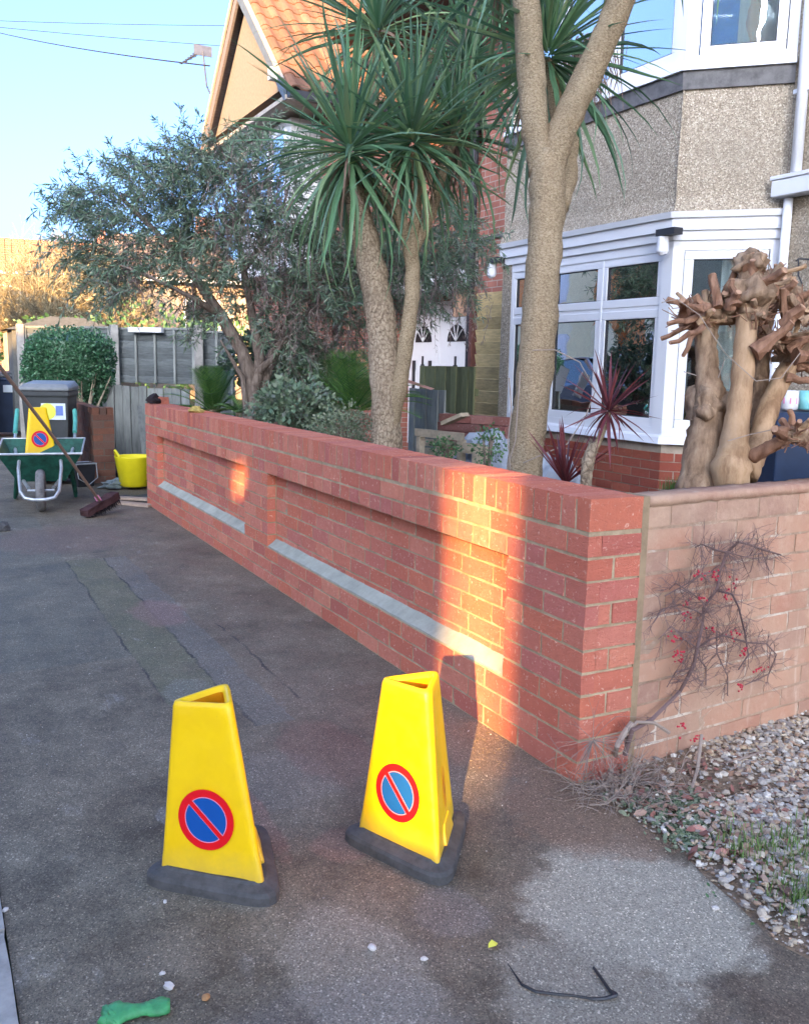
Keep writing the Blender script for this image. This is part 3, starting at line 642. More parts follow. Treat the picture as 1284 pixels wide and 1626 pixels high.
# front: lights measured from A towards B
ws = [0.17, 0.82, 1.53, BY1-BY0-0.10]
zt, zb_, zm = 2.255, 0.845, 1.83; bay2 = [(BX, BY1-.163), B_, C_]
def lower(o, ax, nrm, cuts, trans):
    for a, b in zip(cuts, cuts[1:]):
        if trans: casement(o, ax, nrm, a, b, zb_+.03, trans-.015); casement(o, ax, nrm, a, b, trans+.015, zt)
mb = MB(); o3 = Vector((BX, BY1, 0)); rot1 = Matrix((Vector((0, -1, 0)), Vector((-1, 0, 0)), Vector((0, 0, 1)))).transposed()
slab(mb, bay2, 0.747, 0.875, 0.0, 0.10); slab(mb, bay2, zt, 2.40, 0.0, 0.10)
for s_ in ws[1:3]: mb.box((BX+.035, BY1-s_, (zb_+zt)/2), (0.062, 0.026, zt-zb_))
mb.box((BX+.035, BY1-0.175, (zb_+zt)/2), (0.063, 0.05, zt-zb_)); mb.box((BX+.04, (BY0+BY1)/2-0.02, zm), (0.052, BY1-BY0-.25, 0.036))
slab(mb, [(BX, BY0+0.115), B_, (BX+dC.x*0.085, BY0+dC.y*0.085)], zb_, zt+.01, 0.004, 0.09)
slab(mb, [(CX-dC.x*0.07, CY-dC.y*0.07), C_], zb_, zt+.01, 0.002, 0.09)
mb.box((BX+dC.x*LC/2-n2[0]*.04, BY0+dC.y*LC/2-n2[1]*.04, 1.79), (LC-.2, 0.05, 0.036), Matrix((Vector((ax2[0], ax2[1], 0)), Vector((n2[0], n2[1], 0)), Vector((0, 0, 1)))).transposed())
mb.build('window_frame', M['upvc'], hs)
lower((BX, BY1), ax1, n1, ws, zm); lower(B_, ax2, n2, [0.09, LC-0.08], 1.79)
mb = MB(); slab(mb, bayline, 0.748, 0.80, 0.06, 0.10, 0.045); slab(mb, bayline, 0.80, 0.815, 0.045, 0.08, 0.02); mb.build('window_sill', M['upvc'], hs)
mb = MB(); slab(mb, [(BX, BY1), B_, C_], 2.33, 2.40, 0.02, 0.1, 0.024); slab(mb, [(BX, BY1), B_, C_], 2.401, 2.49, 0.045, 0.12, 0.05); slab(mb, [(BX, BY1), B_, C_], 2.491, 2.535, 0.07, 0.14, 0.085)
mb.build('fascia', M['upvc'], hs)
for nm_, c_, dd in (('awning_bracket', (BX-.075, BY0-.02, 2.385), 0), ('awning_bracket', (BX-.075, BY1+0.03, 2.385), 0)):
    mb = MB(); mb.box(c_, (0.09, 0.20, 0.05)); br_ = mb.build(nm_, M['blackplastic'], hs)
    mb = MB(); mb.tube([(c_[0], c_[1]+.06, c_[2]-.028), (c_[0], c_[1]+.06, c_[2]-.14), (c_[0]+.005, c_[1]+.055, c_[2]-.165)], [0.047, 0.047, 0.03], 14); mb.build('end_cap', M['upvc'], br_)
# upper bay
uz0, uz1 = 3.56, 5.1
mb = MB(); slab(mb, bayline, uz0, uz0+.045, 0.055, 0.12, 0.045); slab(mb, bayline, uz0+.046, uz0+.11, 0.01, 0.09, 0.005); slab(mb, bayline, uz1-.1, uz1, 0, .09)
for s_ in ws[1:3]: mb.box((BX+.035, BY1-s_, (uz0+uz1)/2), (0.062, 0.03, uz1-uz0-.2))
slab(mb, [(BX, BY0+0.12), B_, (BX+dC.x*0.09, BY0+dC.y*0.09)], uz0+.1, uz1-.1, 0.004, 0.09)
slab(mb, [(CX-dC.x*0.07, CY-dC.y*0.07), C_], uz0+.1, uz1-.1, 0.002, 0.09); mb.build('upper_window_frame', M['upvc'], hs)
for a, b in zip(ws, ws[1:]): casement((BX, BY1), ax1, n1, a, b, uz0+.11, uz1-.1)
casement(B_, ax2, n2, 0.10, LC-0.08, uz0+.11, uz1-.1)
# dark rooms behind the glass with curtains
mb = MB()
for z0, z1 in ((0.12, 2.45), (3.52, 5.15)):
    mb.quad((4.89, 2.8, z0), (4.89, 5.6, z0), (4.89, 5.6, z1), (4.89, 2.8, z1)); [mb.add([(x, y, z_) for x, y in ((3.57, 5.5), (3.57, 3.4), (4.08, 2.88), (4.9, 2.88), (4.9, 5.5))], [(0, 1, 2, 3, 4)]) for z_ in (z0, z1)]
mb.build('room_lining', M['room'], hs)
def curtain(name, a, b, z0, z1, mat, folds=9, amp=0.018):
    mb = MB(); a = Vector(a); b = Vector(b); k = folds*6; ps = []
    nn = Vector((-(b-a).y, (b-a).x)).normalized()
    for i in range(k+1): p_ = a+(b-a)*i/k+nn*math.sin(i/k*folds*2*math.pi)*amp; ps.append(p_)
    vs = [(p_.x, p_.y, z0) for p_ in ps]+[(p_.x, p_.y, z1) for p_ in ps]
    mb.add(vs, [(i, i+1, k+1+i+1, k+1+i) for i in range(k)]); mb.build(name, mat, hs, True)
cb = Vector(B_)+Vector((0.13, 0.03))
curtain('curtain', cb+dC*0.30, cb+dC*0.74, 0.9, 2.2, M['curtain'], 5); curtain('curtain', cb+dC*0.28, cb+dC*0.74, 3.65, 5.05, M['curtain'], 4)
curtain('curtain', (BX+.16, BY1-.25), (BX+.16, BY1-.55), 0.9, 2.2, M['curtain'], 4)
curtain('curtain', (BX+.16, BY1-.2), (BX+.16, BY1-.5), 3.65, 5.05, M['curtain'], 4)
mb = MB(); mb.box(((cb+dC*.14)[0], (cb+dC*.14)[1], 4.35), (.30, .01, 1.5), Matrix.Rotation(math.atan2(dC.y, dC.x), 3, 'Z')); mb.build('sky_reflection_panel', M['sky_reflection'], hs)  # added blue panel standing in for the sky's reflection in the upper pane
# roof over the bay and house (above the frame)
mb = MB(); mb.prism([(BX-.25, BY1+.2), (BX-.25, BY0-.1), (CX-.2, CY-.25), (CX-.2, -4), (9, -4), (9, 9), (4.1, 9), (4.1, BY1+.2)], 5.2, 5.3); mb.build('eaves', M['upvc'], hs)
mb = MB(); mb.add([(3.0, -4.2, 5.35), (3.0, 9.2, 5.35), (9.2, 9.2, 5.35), (9.2, -4.2, 5.35), (6.1, -1, 8.0), (6.1, 6, 8.0)], [(0, 1, 5, 4), (1, 2, 5), (2, 3, 4, 5), (3, 0, 4), (3, 2, 1, 0)]); mb.build('roof', M['tiledark'], hs)
mb = MB(); mb.box2((4.9, -4, 0), (9, 5.5, 5.2)); mb.build('rear_wall', M['wallbrick'], hs)
# rainwater pipe and hopper on the right
dp = onx(1262, 200, CX-.05); 
mb = MB(); px_, py_ = CX-0.055, dp.y
mb.tube([(px_, py_, 0.2), (px_, py_, 2.60)], 0.034, 14); mb.tube([(px_, py_-.045, 2.78), (px_, py_-.045, 5.2)], 0.040, 14)
pr = mb.build('downpipe', M['upvc'], hs, True)
mb = MB(); mb.box((px_-.02, py_-.10, 2.67), (0.14, 0.38, 0.115), taper=1.0); mb.box((px_-.02, py_-.10, 2.745), (0.16, 0.40, 0.03)); mb.build('hopper', M['upvc'], pr, bevel=0.006)
mb = MB(); mb.box((px_+.02, py_, 1.95), (0.05, 0.15, 0.03)); mb.box((px_+.02, py_-.045, 3.35), (0.05, 0.16, 0.03)); mb.build('pipe_clip', M['upvc'], pr)
mb = MB(); q = onx(1272, 412, CX-.02); mb.tube([q+Vector((0.02, 0.06, 0)), q+Vector((-.03, 0, 0.005)), q+Vector((-.06, -.10, -.01)), q+Vector((-.07, -.2, -.03))], 0.007, 6); mb.tube([q+Vector((-.03, 0, 0)), q+Vector((-.08, -.05, -.12)), q+Vector((-.08, -.1, -.2))], 0.006, 6); mb.build('basket_bracket', M['blackplastic'], hs)

# brick wing set back beyond the bay
mb = MB(); mb.box2((4.2, 5.71, 0), (8.5, 7.36, 5.2)); mb.build('brick_wing', M['wallbrick'], hs)
mb = MB(); mb.box2((4.185, 5.72, 2.80), (4.22, 7.35, 2.84)); mb.build('string_course', M['lead'], hs)
mb = MB(); mb.tube([(4.14, 7.42, 0.1), (4.14, 7.42, 5.1)], 0.045, 10); mb.build('dark_downpipe', M['blackplastic'], hs)
mb = MB(); mb.box2((4.8, 7.37, 0), (8.5, 10.24, 2.84)); mb.build('recessed_wall', M['wallbrick'], hs)
mb = MB(); mb.box2((4.2, 7.6, 2.30), (4.79, 10.2, 2.62)); mb.build('porch_beam', M['white'], hs)
mb = MB(); mb.box2((4.30, 7.52, 0.1), (4.42, 7.66, 2.3)); mb.box2((4.30, 7.67, 1.95), (4.34, 8.1, 2.3)); mb.build('porch_post', M['cutwood'], hs)
# pair of white doors with fanlights
ya, yb = onx(752, 582, 4.74).y, onx(648, 582, 4.74).y
dw = (yb-ya)/2
for i in range(2):
    y0 = ya+dw*i+.01; y1 = ya+dw*(i+1)-.01; mb = MB(); mb.box2((4.74, y0, 0.15), (4.795, y1, 2.22))
    for (s0, s1, za, zb2) in ((0.15, 0.47, 0.3, 1.25), (0.53, 0.85, 0.3, 1.25)):
        mb.box2((4.728, y0+dw*s0, za), (4.742, y0+dw*s1, zb2), 0)
    d_ = mb.build('door', M['door'], hs, bevel=0.005)
    yc = (y0+y1)/2; rr_ = dw*0.26; mb = MB(); pts_ = [(yc+rr_*math.cos(a), 1.66+rr_*0.95*math.sin(a)) for a in [math.pi*j/14 for j in range(15)]]
    mb.add([(4.732, a, b) for a, b in pts_], [tuple(range(15))]); mb.add([(4.738, a, b) for a, b in pts_], [tuple(range(15))]); mb.build('fanlight', M['seal'], d_)
    mb = MB()
    for a in (45, 75, 105, 135): mb.bar((4.728, yc, 1.665), (4.728, yc+rr_*.95*math.cos(R(a)), 1.665+rr_*.9*math.sin(R(a))), 0.018, 0.008)
    mb.build('glazing_bar', M['door'], d_)
    mb = MB(); mb.box((4.728, yc, 1.40), (0.02, 0.03, 0.12)); mb.box((4.728, yc, 1.33), (0.02, 0.08, 0.02)); mb.build('knocker', M['blackplastic'], d_)
    if i == 1:
        for s_ in (-.2, .2): mb = MB(); mb.box((4.715, yc+s_*dw*1.3, 1.12), (0.03, 0.05, 0.55)); mb.build('pull_handle', M['blackplastic'], d_)

# ------------------------------------------------------------ neighbour house with the tiled gable
GX, GY0, GY1, GZ = 2.30, 8.90, 12.49, 4.74
GR = 6.42; GM = (GY0+GY1)/2
nb = thing('gabled_house', 'neighbouring house with tan rendered gable and orange clay tile roof', 'house', (0, 0, 0))
mb = MB(); mb.add([(GX+.14, GY0+.22, GZ), (GX+.14, GY1-.22, GZ), (GX+.14, GM, GR-.24), (GX+.34, GY0+.22, GZ), (GX+.34, GY1-.22, GZ), (GX+.34, GM, GR-.24)], [(0, 1, 2), (5, 4, 3), (0, 2, 5, 3), (1, 4, 5, 2), (0, 3, 4, 1)]); mb.build('gable_wall', M['render'], nb)
for s_, e, mt in ((GY1, 1, 'barge'), (GY0, -1, 'bargeblue')):
    mb = MB(); a = Vector((GX, s_, GZ-.02)); b = Vector((GX, GM, GR+.02)); dn = Vector((0, 0, -0.26))
    mb.add([a, b, b+dn, a+dn*0.9, a+Vector((.035, 0, 0)), b+Vector((.035, 0, 0)), b+dn+Vector((.035, 0, 0)), a+dn*.9+Vector((.035, 0, 0))], [(0, 1, 2, 3), (7, 6, 5, 4), (0, 4, 5, 1), (3, 2, 6, 7), (0, 3, 7, 4), (1, 5, 6, 2)])
    bo = mb.build('bargeboard', M[mt], nb)
    mb = MB(); mb.bar(a+Vector((-.012, 0, 0)), b+Vector((-.012, 0, 0)), 0.03, 0.05); mb.build('verge_strip', M['soffit'], bo)
    # inner soffit
    mb = MB(); t = Vector((0, 0, -0.10)); mb.add([a+t+Vector((.036, 0, 0)), b+t+Vector((.036, 0, 0)), b+t+Vector((.30, 0, 0)), a+t+Vector((.30, 0, 0))], [(0, 1, 2, 3)]); mb.add([p_+Vector((0, 0, .02)) for p_ in (a+t+Vector((.036, 0, 0)), b+t+Vector((.036, 0, 0)), b+t+Vector((.30, 0, 0)), a+t+Vector((.30, 0, 0)))], [(3, 2, 1, 0)]); mb.build('verge_soffit', M['barge'], nb)
mb = MB(); mb.box2((GX+.02, GY0-.02, GZ-.24), (GX+.75, GY1+.02, GZ-.19)); mb.build('soffit', M['soffit'], nb)
mb = MB(); mb.bar((GX+.12, GY0+.3, GZ-.16), (GX+.12, GY1-.2, GZ-.16), 0.05, 0.06); mb.build('tie_beam', M['barge'], nb)
mb = MB(); mb.box2((GX+.72, GY0+1.35, 0), (9.5, GY1-.12, GZ-.24)); mb.box2((GX+.72, GY0+.12, 2.85), (9.5, GY0+1.349, GZ-.24)); mb.build('wall', M['wallbrick'], nb)
# white bay window under the gable
mb = MB(); mb.box2((GX+.30, GY0+.55, 2.55), (GX+.71, GY1-.75, 4.45)); mb.build('upper_bay', M['white'], nb)
for yy in (GY0+.7, GY0+1.35, GY0+2.0):
    mb = MB(); frame_rect(mb, (GX+.30, yy), (0, 1), 3.15, 4.35, 0, 0.58, 0.05, (-1, 0), 0.025, 0.05); w_ = mb.build('window', M['upvc'], nb)
    p_ = pane((GX+.30, yy), (0, 1), 3.2, 4.3, 0.05, 0.53, (-1, 0), -0.006); p_.parent = w_
# roof planes
XE = 9.5
mb = MB(); ov = 0.20; sl_ = (GR-GZ)/(GM-GY0)
for e in (-1, 1):
    ye = GY0-ov if e < 0 else GY1+ov; ze = GZ-ov*sl_
    a, b, c_, d_ = Vector((GX, ye, ze)), Vector((XE, ye, ze)), Vector((XE, GM, GR)), Vector((GX, GM, GR)); t = Vector((0, 0, -.06))
    mb.add([a, b, c_, d_, a+t, b+t, c_+t, d_+t], [(0, 1, 2, 3), (7, 6, 5, 4), (0, 4, 5, 1), (0, 3, 7, 4), (1, 5, 6, 2)])
mb.build('roof_deck', M['tiledark'], nb)
# clay tiles: individual, rolled profile
def tile_mesh(w, l, k):
    rg = random.Random(k); b = MB(); prof = [(0, 0), (.12*w, .030), (.3*w, .040), (.48*w, .028), (.6*w, .004), (.8*w, -.002), (w, .0)]
    vs = []
    for y in (0, l):
        for x, z in prof: vs.append((x, y, z+0.018*(1-y/l)+rg.uniform(-.002, .002)))
    for x, z in prof: vs.append((x, 0, z-0.006))
    m_ = len(prof); b.add(vs, [(i, i+1, m_+i+1, m_+i) for i in range(m_-1)]+[(2*m_+i, 2*m_+i+1, i+1, i) for i in range(m_-1)]); return b
TW, TL = 0.235, 0.30
tms = [tile_mesh(TW*1.02, TL*1.12, k).mesh('roof_tile', M['tile']) for k in range(4)]
slope = Vector((0, GM-GY0, GR-GZ)).normalized(); nrmT = Vector((0, -slope.z, slope.y)); tot = math.hypot(GM-GY0+ov, GR-GZ+ov*sl_)
rows_ = int(tot/TL); rest = MB(); cnt = 0; org = Vector((GX, GY0-ov, GZ-ov*sl_))
order = []
for r_ in range(rows_+1):
    for c_ in range(int((XE-GX)/TW)): order.append((c_, r_))
order.sort()
for c_, r_ in order:
    p_ = org+Vector((c_*TW, 0, 0))+slope*(r_*TL*tot/(rows_*TL+.001)*0.955)+nrmT*(0.022)
    Mx = Matrix((Vector((1, 0, 0)), slope, nrmT)).transposed().to_4x4(); Mx.translation = p_
    if cnt < 298: linkmesh('roof_tile', tms[(c_*7+r_*3) % 4], nb, Mx)
    else:
        b = tile_mesh(TW*1.02, TL*1.12, cnt); rest.add([Mx @ Vector(q) for q in b.v], b.f, 0, rnd(.01, .99))
    cnt += 1
tag(rest.build('tiling', M['tile'], nb), kind='stuff')
mb = MB()
for i in range(18): mb.tube([(GX+.02+i*.42, GM, GR+.02), (GX+.43+i*.42, GM, GR+.03)], 0.085, 8, r=rnd(.01, .99))
mb.build('ridge_tiles', M['tile'], nb)
mb = MB(); mb.box2((GX-.03, GY0-.30, GZ-.28), (GX+7, GY0-.20, GZ-.20)); mb.build('gutter', M['blackplastic'], nb)
mb = MB(); mb.box(onx(438, 118, GX)+Vector((-.03, 0, 0)), (0.12, 0.10, 0.14)); mb.build('alarm_box', M['white'], nb)

# television aerial on the far verge
ae = thing('tv_aerial', 'thin television aerial on a curved pole beside the gable', 'aerial', onx(333, 145, GX+.3))
b0 = onx(333, 145, GX+.3)
def rel(u, v): return onx(u, v, GX+.3)-b0
mb = MB(); mb.tube([rel(334, 148), rel(331, 143), rel(328, 135), rel(322, 80)], 0.016, 6); mb.build('pole', M['metal'], ae)
mb = MB(); mb.tube([rel(288, 101), rel(322, 79)], 0.012, 5)
for t in [0.1, .3, .45, .6, .75, .9, 1.0]:
    c_ = rel(288, 101).lerp(rel(322, 79), t); L = 0.10+0.14*t; mb.tube([c_+Vector((-L*.6, 0, -L*.25)), c_+Vector((L*.6, 0, L*.25))], 0.008, 4)
mb.box(rel(322, 80), (0.3, 0.02, 0.16)); mb.build('antenna', M['metal'], ae)

# overhead wires
for (a, b, lab) in ((at(-40, 31, 30), at(700, 38, 30), 'uppermost thin overhead wire crossing the sky at top left'), (at(-40, 39, 29), at(700, 92, 32), 'middle thin overhead wire sloping behind the gable'), (at(-60, 36, 26), onx(333, 104, GX), 'lowest overhead wire running down to the gable eaves')):
    mb = MB(); mb.tube([a.lerp(b, t)+Vector((0, 0, -.35*4*t*(1-t)*0.3)) for t in [i/10 for i in range(11)]], 0.011, 4); tag(mb.build('overhead_wire', M['cable']), lab, 'wire', 'overhead wires')

# ------------------------------------------------------------ timber fences in the garden
def board_fence(name, label, a, b, z0, z1, bw, mat, cat='fence', th=0.02, gap=0.006, vert=True, wob=0.006):
    a = Vector((a[0], a[1], 0)); b = Vector((b[0], b[1], 0)); d = (b-a); L = d.length; d.normalize()
    t = thing(name, label, cat, a, math.atan2(d.y, d.x))
    if vert:
        n_ = max(1, round(L/bw)); w = L/n_
        for i in range(n_):
            mb = MB(); v, f = rough_box(w-gap, th, z1-z0+rnd(-wob, wob), 1, 1, 4, 0.0015, i+3); mb.add([(x+w*(i+.5), y+rnd(0, .001)+(i % 2)*0.008, z+(z0+z1)/2) for x, y, z in v], f, 0); mb.build('board', mat, t)
        mb = MB(); mb.box2((0, th+.012, z0+.2), (L, th+.05, z0+.28)); mb.box2((0, th+.012, z1-.3), (L, th+.05, z1-.22)); mb.build('rail', mat, t)
    else:
        n_ = max(1, round((z1-z0)/bw)); w = (z1-z0)/n_
        for i in range(n_):
            mb = MB(); v, f = rough_box(L, th, w+.012, 5, 1, 1, 0.003, i+3); ro = Matrix.Rotation(R(13), 3, 'X')
            mb.add([ro @ Vector((x, y, z))+Vector((L/2, 0, z0+w*(i+.5))) for x, y, z in v], f); mb.build('board', mat, t)
    return t
board_fence('green_fence', 'low greenish vertical board fence below the white doors', (3.2, 6.95), (3.2, 5.80), 0.1, 1.325, 0.115, M['fencegreen'])
board_fence('grey_green_fence', 'short grey-green board panel beside the twin-stemmed palm', (2.75, 6.35), (2.75, 5.62), 0.1, 1.09, 0.12, M['fencegrey'])
yf = board_fence('timber_screen', 'new yellow pine screen of horizontal boards beside the bay', (3.86, 6.82), (3.86, 6.16), 0.1, 2.14, 0.135, M['fenceyellow'], 'screen', vert=False)
mb = MB(); mb.box((3.84, 6.87, 1.1), (0.07, 0.06, 2.1)); tag(mb.build('screen_post', M['rustpost'], bevel=.004), 'narrow red-brown post at the left edge of the pine screen', 'post')

# far fences behind the bins
def lap_fence(label, a, b, z0, z1, nb, battens, mat=M['fencedark']):
    a = Vector((a[0], a[1], 0)); b = Vector((b[0], b[1], 0)); d = b-a; L = d.length; t = thing('lap_fence', label, 'fence', a, math.atan2(d.y, d.x))
    h = (z1-z0)/nb
    for i in range(nb):
        mb = MB(); v, f = rough_box(L, 0.012, h*1.12, 12, 1, 1, 0.006, i+11); ro = Matrix.Rotation(R(16), 3, 'X')
        mb.add([ro @ Vector((x, y, z))+Vector((L/2, 0, z0+h*(i+.5))) for x, y, z in v], f); mb.build('slat', mat, t)
    for i in range(battens):
        x = L*(i+.0)/(battens-1) if battens > 1 else L/2; mb = MB(); mb.box((min(max(x, .02), L-.02), -.028, (z0+z1)/2), (0.035, 0.022, z1-z0)); mb.build('batten', M['fencegrey'], t)
    mb = MB(); mb.box((L/2, 0, z1+.018), (L, 0.06, 0.03)); mb.build('capping', M['fencegrey'], t)
    return t
fa, fb = at(187, 525, 13.5), at(310, 528, 13.0); fc = at(40, 522, 13.9)
lap_fence('dark grey lap fence panel between two concrete posts behind the gateway', fa, fb, 0.99, 1.76, 9, 5)
lap_fence('dark lap fence panel mostly hidden by the round hedge', (fc.x, fc.y), (fa.x-.1, fa.y), 0.3, 1.77, 16, 4)
fd = at(372, 530, 12.7); lap_fence('dark lap fence panel behind the fan-leaved plants', (fb.x+.1, fb.y), (fd.x, fd.y), 0.5, 1.72, 13, 3)
for (u, D, lab) in ((182, 13.45, 'concrete fence post just right of the round hedge'), (315, 12.95, 'concrete fence post at right end of the lap panel'), (33, 13.9, 'concrete fence post left of the round hedge')):
    p_ = at(u, 560, D); mb = MB(); v, f = rough_box(0.10, 0.10, 1.86, 1, 1, 8, .002, int(u)); mb.add([(x+p_.x, y+p_.y-.05, z+0.90) for x, y, z in v], f); tag(mb.build('fence_post', M['concpost']), lab, 'post', 'concrete fence posts')
# white board lying on the fence top
p0, p1 = at(205, 523, 13.3), at(258, 524, 13.1); mb = MB(); mb.bar(p0, p1, 0.06, 0.07); tag(mb.build('white_board', M['white']), 'short white board resting on top of the lap fence', 'board')
# near vertical board fence / gate
ga, gb = at(168, 617, 11.6), at(300, 617, 11.1)
gt = board_fence('board_gate', 'weathered grey vertical board fence between brick pier and yellow tub', (ga.x, ga.y), (gb.x, gb.y), 0.02, 0.99, 0.135, M['fencegrey'], wob=0.03, gap=0.012)
# leftmost slanting fence
la, lb = at(4, 522, 19), at(30, 522, 14.4)
board_fence('side_fence', 'tall pale board fence receding at the left edge behind the blue bin', (la.x, la.y), (lb.x, lb.y), 0.1, 1.80, 0.16, M['pallet'])
# shed roof behind hedge
mb = MB(); c_ = at(100, 515, 15.5)
vs = [(-.95, -.5, -.12), (.95, -.5, -.12), (.35, 0, .12), (-.2, 0, .13), (-.95, .5, -.12), (.95, .5, -.12)]
mb.add([c_+Vector(v) for v in vs], [(0, 1, 2, 3), (4, 3, 2, 5), (0, 3, 4), (1, 5, 2)]); mb.box(c_+Vector((0, 0, -.95)), (1.7, .9, 1.65)); tag(mb.build('shed', M['felt']), 'small shed with grey felt roof just showing over the round hedge', 'shed')

# ------------------------------------------------------------ low aged brick wall with pier
lw = thing('low_brick_wall', 'low mossy brick wall with a pier beside the grey bin', 'wall', (0, 0, 0))
X0, Y0 = onz(150, 768).x, onz(150, 768).y
it = []; mb = MB(); mb.box2((X0+.006, Y0+.006, 0), (X0+.225, Y0+.23, 0.735)); mb.box2((X0+.006, Y0+.231, 0), (X0+.106, Y0+2.2, 0.755)); mb.build('mortar', M['agedmortar'], lw)
for i in range(10):
    z = zc(i)
    it.append((X0+0.115, Y0, z, ST, .05, .066, 0, 0)) if i % 2 else [it.append((X0+q, Y0, z, HD, .05, .066, 0, 0)) for q in (0.055, 0.17)]
    for y, L in row(Y0+(0.055 if i % 2 == 0 else 0.055), Y0+2.2, i % 2, [ST]*14 if i % 2 else [HD]+[ST]*14): it.append((X0, y, z, L, .05, .066, F90, y))
for k in range(3): it.append((X0+.0375+k*.075, Y0-.004, 0.775, .066, .2, .08, 0, 0))
for k in range(9): it.append((X0-.004, Y0+.33+k*.225, 0.785, .215, .11, .06, F90, 9))
lay(lw, it, M['agedbrick'], .003, nseg=2)

# ------------------------------------------------------------ traffic cones (three-sided no-waiting cones)
def rounded(poly, rad, seg=5):
    out = []; n_ = len(poly)
    for i in range(n_):
        p_, a, b = Vector(poly[i]), Vector(poly[i-1]), Vector(poly[(i+1) % n_]); da, db = (a-p_).normalized(), (b-p_).normalized()
        ang = da.angle(db); t = min(rad/math.tan(ang/2), 0.45*min((a-p_).length, (b-p_).length)); s_, e = p_+da*t, p_+db*t
        for k in range(seg+1): w = k/seg; out.append((s_*(1-w)+p_*w)*(1-w)+(p_*(1-w)+e*w)*w)
    return out
def tri(r_): return [Vector((r_*math.cos(R(a)), r_*math.sin(R(a)))) for a in (-150, -30, 90)]   # first edge faces -y
CH = 0.49
def make_cone(label, cat='traffic cone', base=True):
    t = thing('traffic_cone', label, cat, (0, 0, 0), 0, 'yellow no-waiting cones')
    if base:
        mb = MB(); o1 = rounded(tri(0.252), 0.062); n_ = len(o1); prof = [(1.0, 0.0), (1.0, 0.022), (0.965, 0.032), (0.80, 0.040), (0.76, 0.046), (0.45, 0.046)]
        vs = [(p_.x*k, p_.y*k, z) for k, z in prof for p_ in o1]
        mb.add(vs, [(i*n_+j, i*n_+(j+1) % n_, (i+1)*n_+(j+1) % n_, (i+1)*n_+j) for i in range(len(prof)-1) for j in range(n_)]+[tuple((len(prof)-1)*n_+j for j in range(n_)), tuple(range(n_))[::-1]])
        mb.build('rubber_base', M['rubber'], t)
    # body shell with rounded edges, hollow top
    mb = MB(); seg = 5; z_l = [0.035, 0.075, 0.10, 0.30, 0.455, 0.478, CH, CH+.001]
    r_l = [0.176, 0.170, 0.166, 0.137, 0.1135, 0.110, 0.103, 0.090]; rr_l = [.014, .014, .016, .020, .022, .022, .020, .016]
    rings = []
    for z, r_, q in zip(z_l, r_l, rr_l):
        pr_ = rounded(tri(r_), q, seg); rings.append([(p_.x, p_.y, z) for p_ in pr_])
    # scalloped lower hem: corners dip to the base, middle of each side lifts
    n_ = len(rings[0]); 
    fs = []; vs = []
    K = 10
    def densify(ring):
        out = []
        for c3 in range(3):
            for k in range(seg+1): out.append(Vector(ring[c3*(seg+1)+k]))
            a, b = Vector(ring[c3*(seg+1)+seg]), Vector(ring[((c3+1) % 3)*(seg+1)])
            for k in range(1, K): out.append(a.lerp(b, k/K))
        return out
    dr = [densify(q) for q in rings]; n_ = len(dr[0])
    for i, p_ in enumerate(dr[0]):
        k = i % (seg+K); w = 0 if k <= seg else math.sin(math.pi*(k-seg)/K)
        p_.z += 0.012*w**0.5 if w > 0 else 0.0
    # side faces dish in slightly
    for ri in (3,):
        for i, p_ in enumerate(dr[ri]):
            k = i % (seg+K)
            if k > seg:
                w = math.sin(math.pi*(k-seg)/K); c_ = Vector((p_.x, p_.y, 0)); p_.x *= 1-.035*w; p_.y *= 1-.035*w
    inner = [[Vector((p_.x*.90, p_.y*.90, CH-.002)) for p_ in dr[-1]], [Vector((p_.x*.78, p_.y*.78, CH-.012)) for p_ in dr[-1]]]
    allr = dr+inner
    for q in allr: vs += [tuple(p_) for p_ in q]
    for i in range(len(allr)-1):
        for j in range(n_): fs.append((i*n_+j, i*n_+(j+1) % n_, (i+1)*n_+(j+1) % n_, (i+1)*n_+j))
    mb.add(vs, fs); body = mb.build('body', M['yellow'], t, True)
    # triangular hand hole in the top
    mb = MB(); hole = [Vector((p_.x, p_.y, CH-.0005)) for p_ in dr[-1]]
    o_ = [Vector((p_.x*.78, p_.y*.78, CH-.012)) for p_ in dr[-1]]; lo = [Vector((p_.x*1.5, p_.y*1.5, 0.16)) for p_ in dr[-1]]
    mb.add([tuple(p_) for p_ in o_+lo], [(j, (j+1) % n_, n_+(j+1) % n_, n_+j) for j in range(n_)]+[tuple(n_+j for j in range(n_))]); mb.build('hollow', M['orange'], t)
    # foot lugs and slot on two sides
    def face_y0(z):
        for i in range(len(z_l)-1):
            if z_l[i] <= z <= z_l[i+1]: w = (z-z_l[i])/(z_l[i+1]-z_l[i]); return -(r_l[i]*(1-w)+r_l[i+1]*w)*0.5
        return -.08
    for ang in (120, 240):
        ro = Matrix.Rotation(R(ang), 4, 'Z'); mb = MB()
        pr_ = [(-.058, .036), (-.062, .048), (-.055, .082), (-.040, .096), (.040, .096), (.055, .082), (.062, .048), (.058, .036)]
        ins = -0.083
        f0 = [ro @ Vector((x, ins-.014+(.010 if z > .08 else 0), z)) for x, z in pr_]; f1 = [ro @ Vector((x*1.1, ins+.012, z)) for x, z in pr_]; m_ = len(pr_)
        mb.add(f0+f1, [tuple(range(m_))]+[(i, m_+i, m_+(i+1) % m_, (i+1) % m_) for i in range(m_)]); mb.build('lug', M['yellow'], t, bevel=.004)
        mb = MB(); sl2 = []
        for k in range(12):
            a = 2*math.pi*k/12; x = .010*math.cos(a); z = .185+.062*math.sin(a); y = face_y0(z)-.0035; sl2.append(ro @ Vector((x+.0, y+.0045*0, z)))
        mb.add(sl2, [tuple(range(12))]); mb.build('slot', M['orange'], t)
    # round no-waiting roundel on the first side
    zc_, rad = 0.190, 0.078
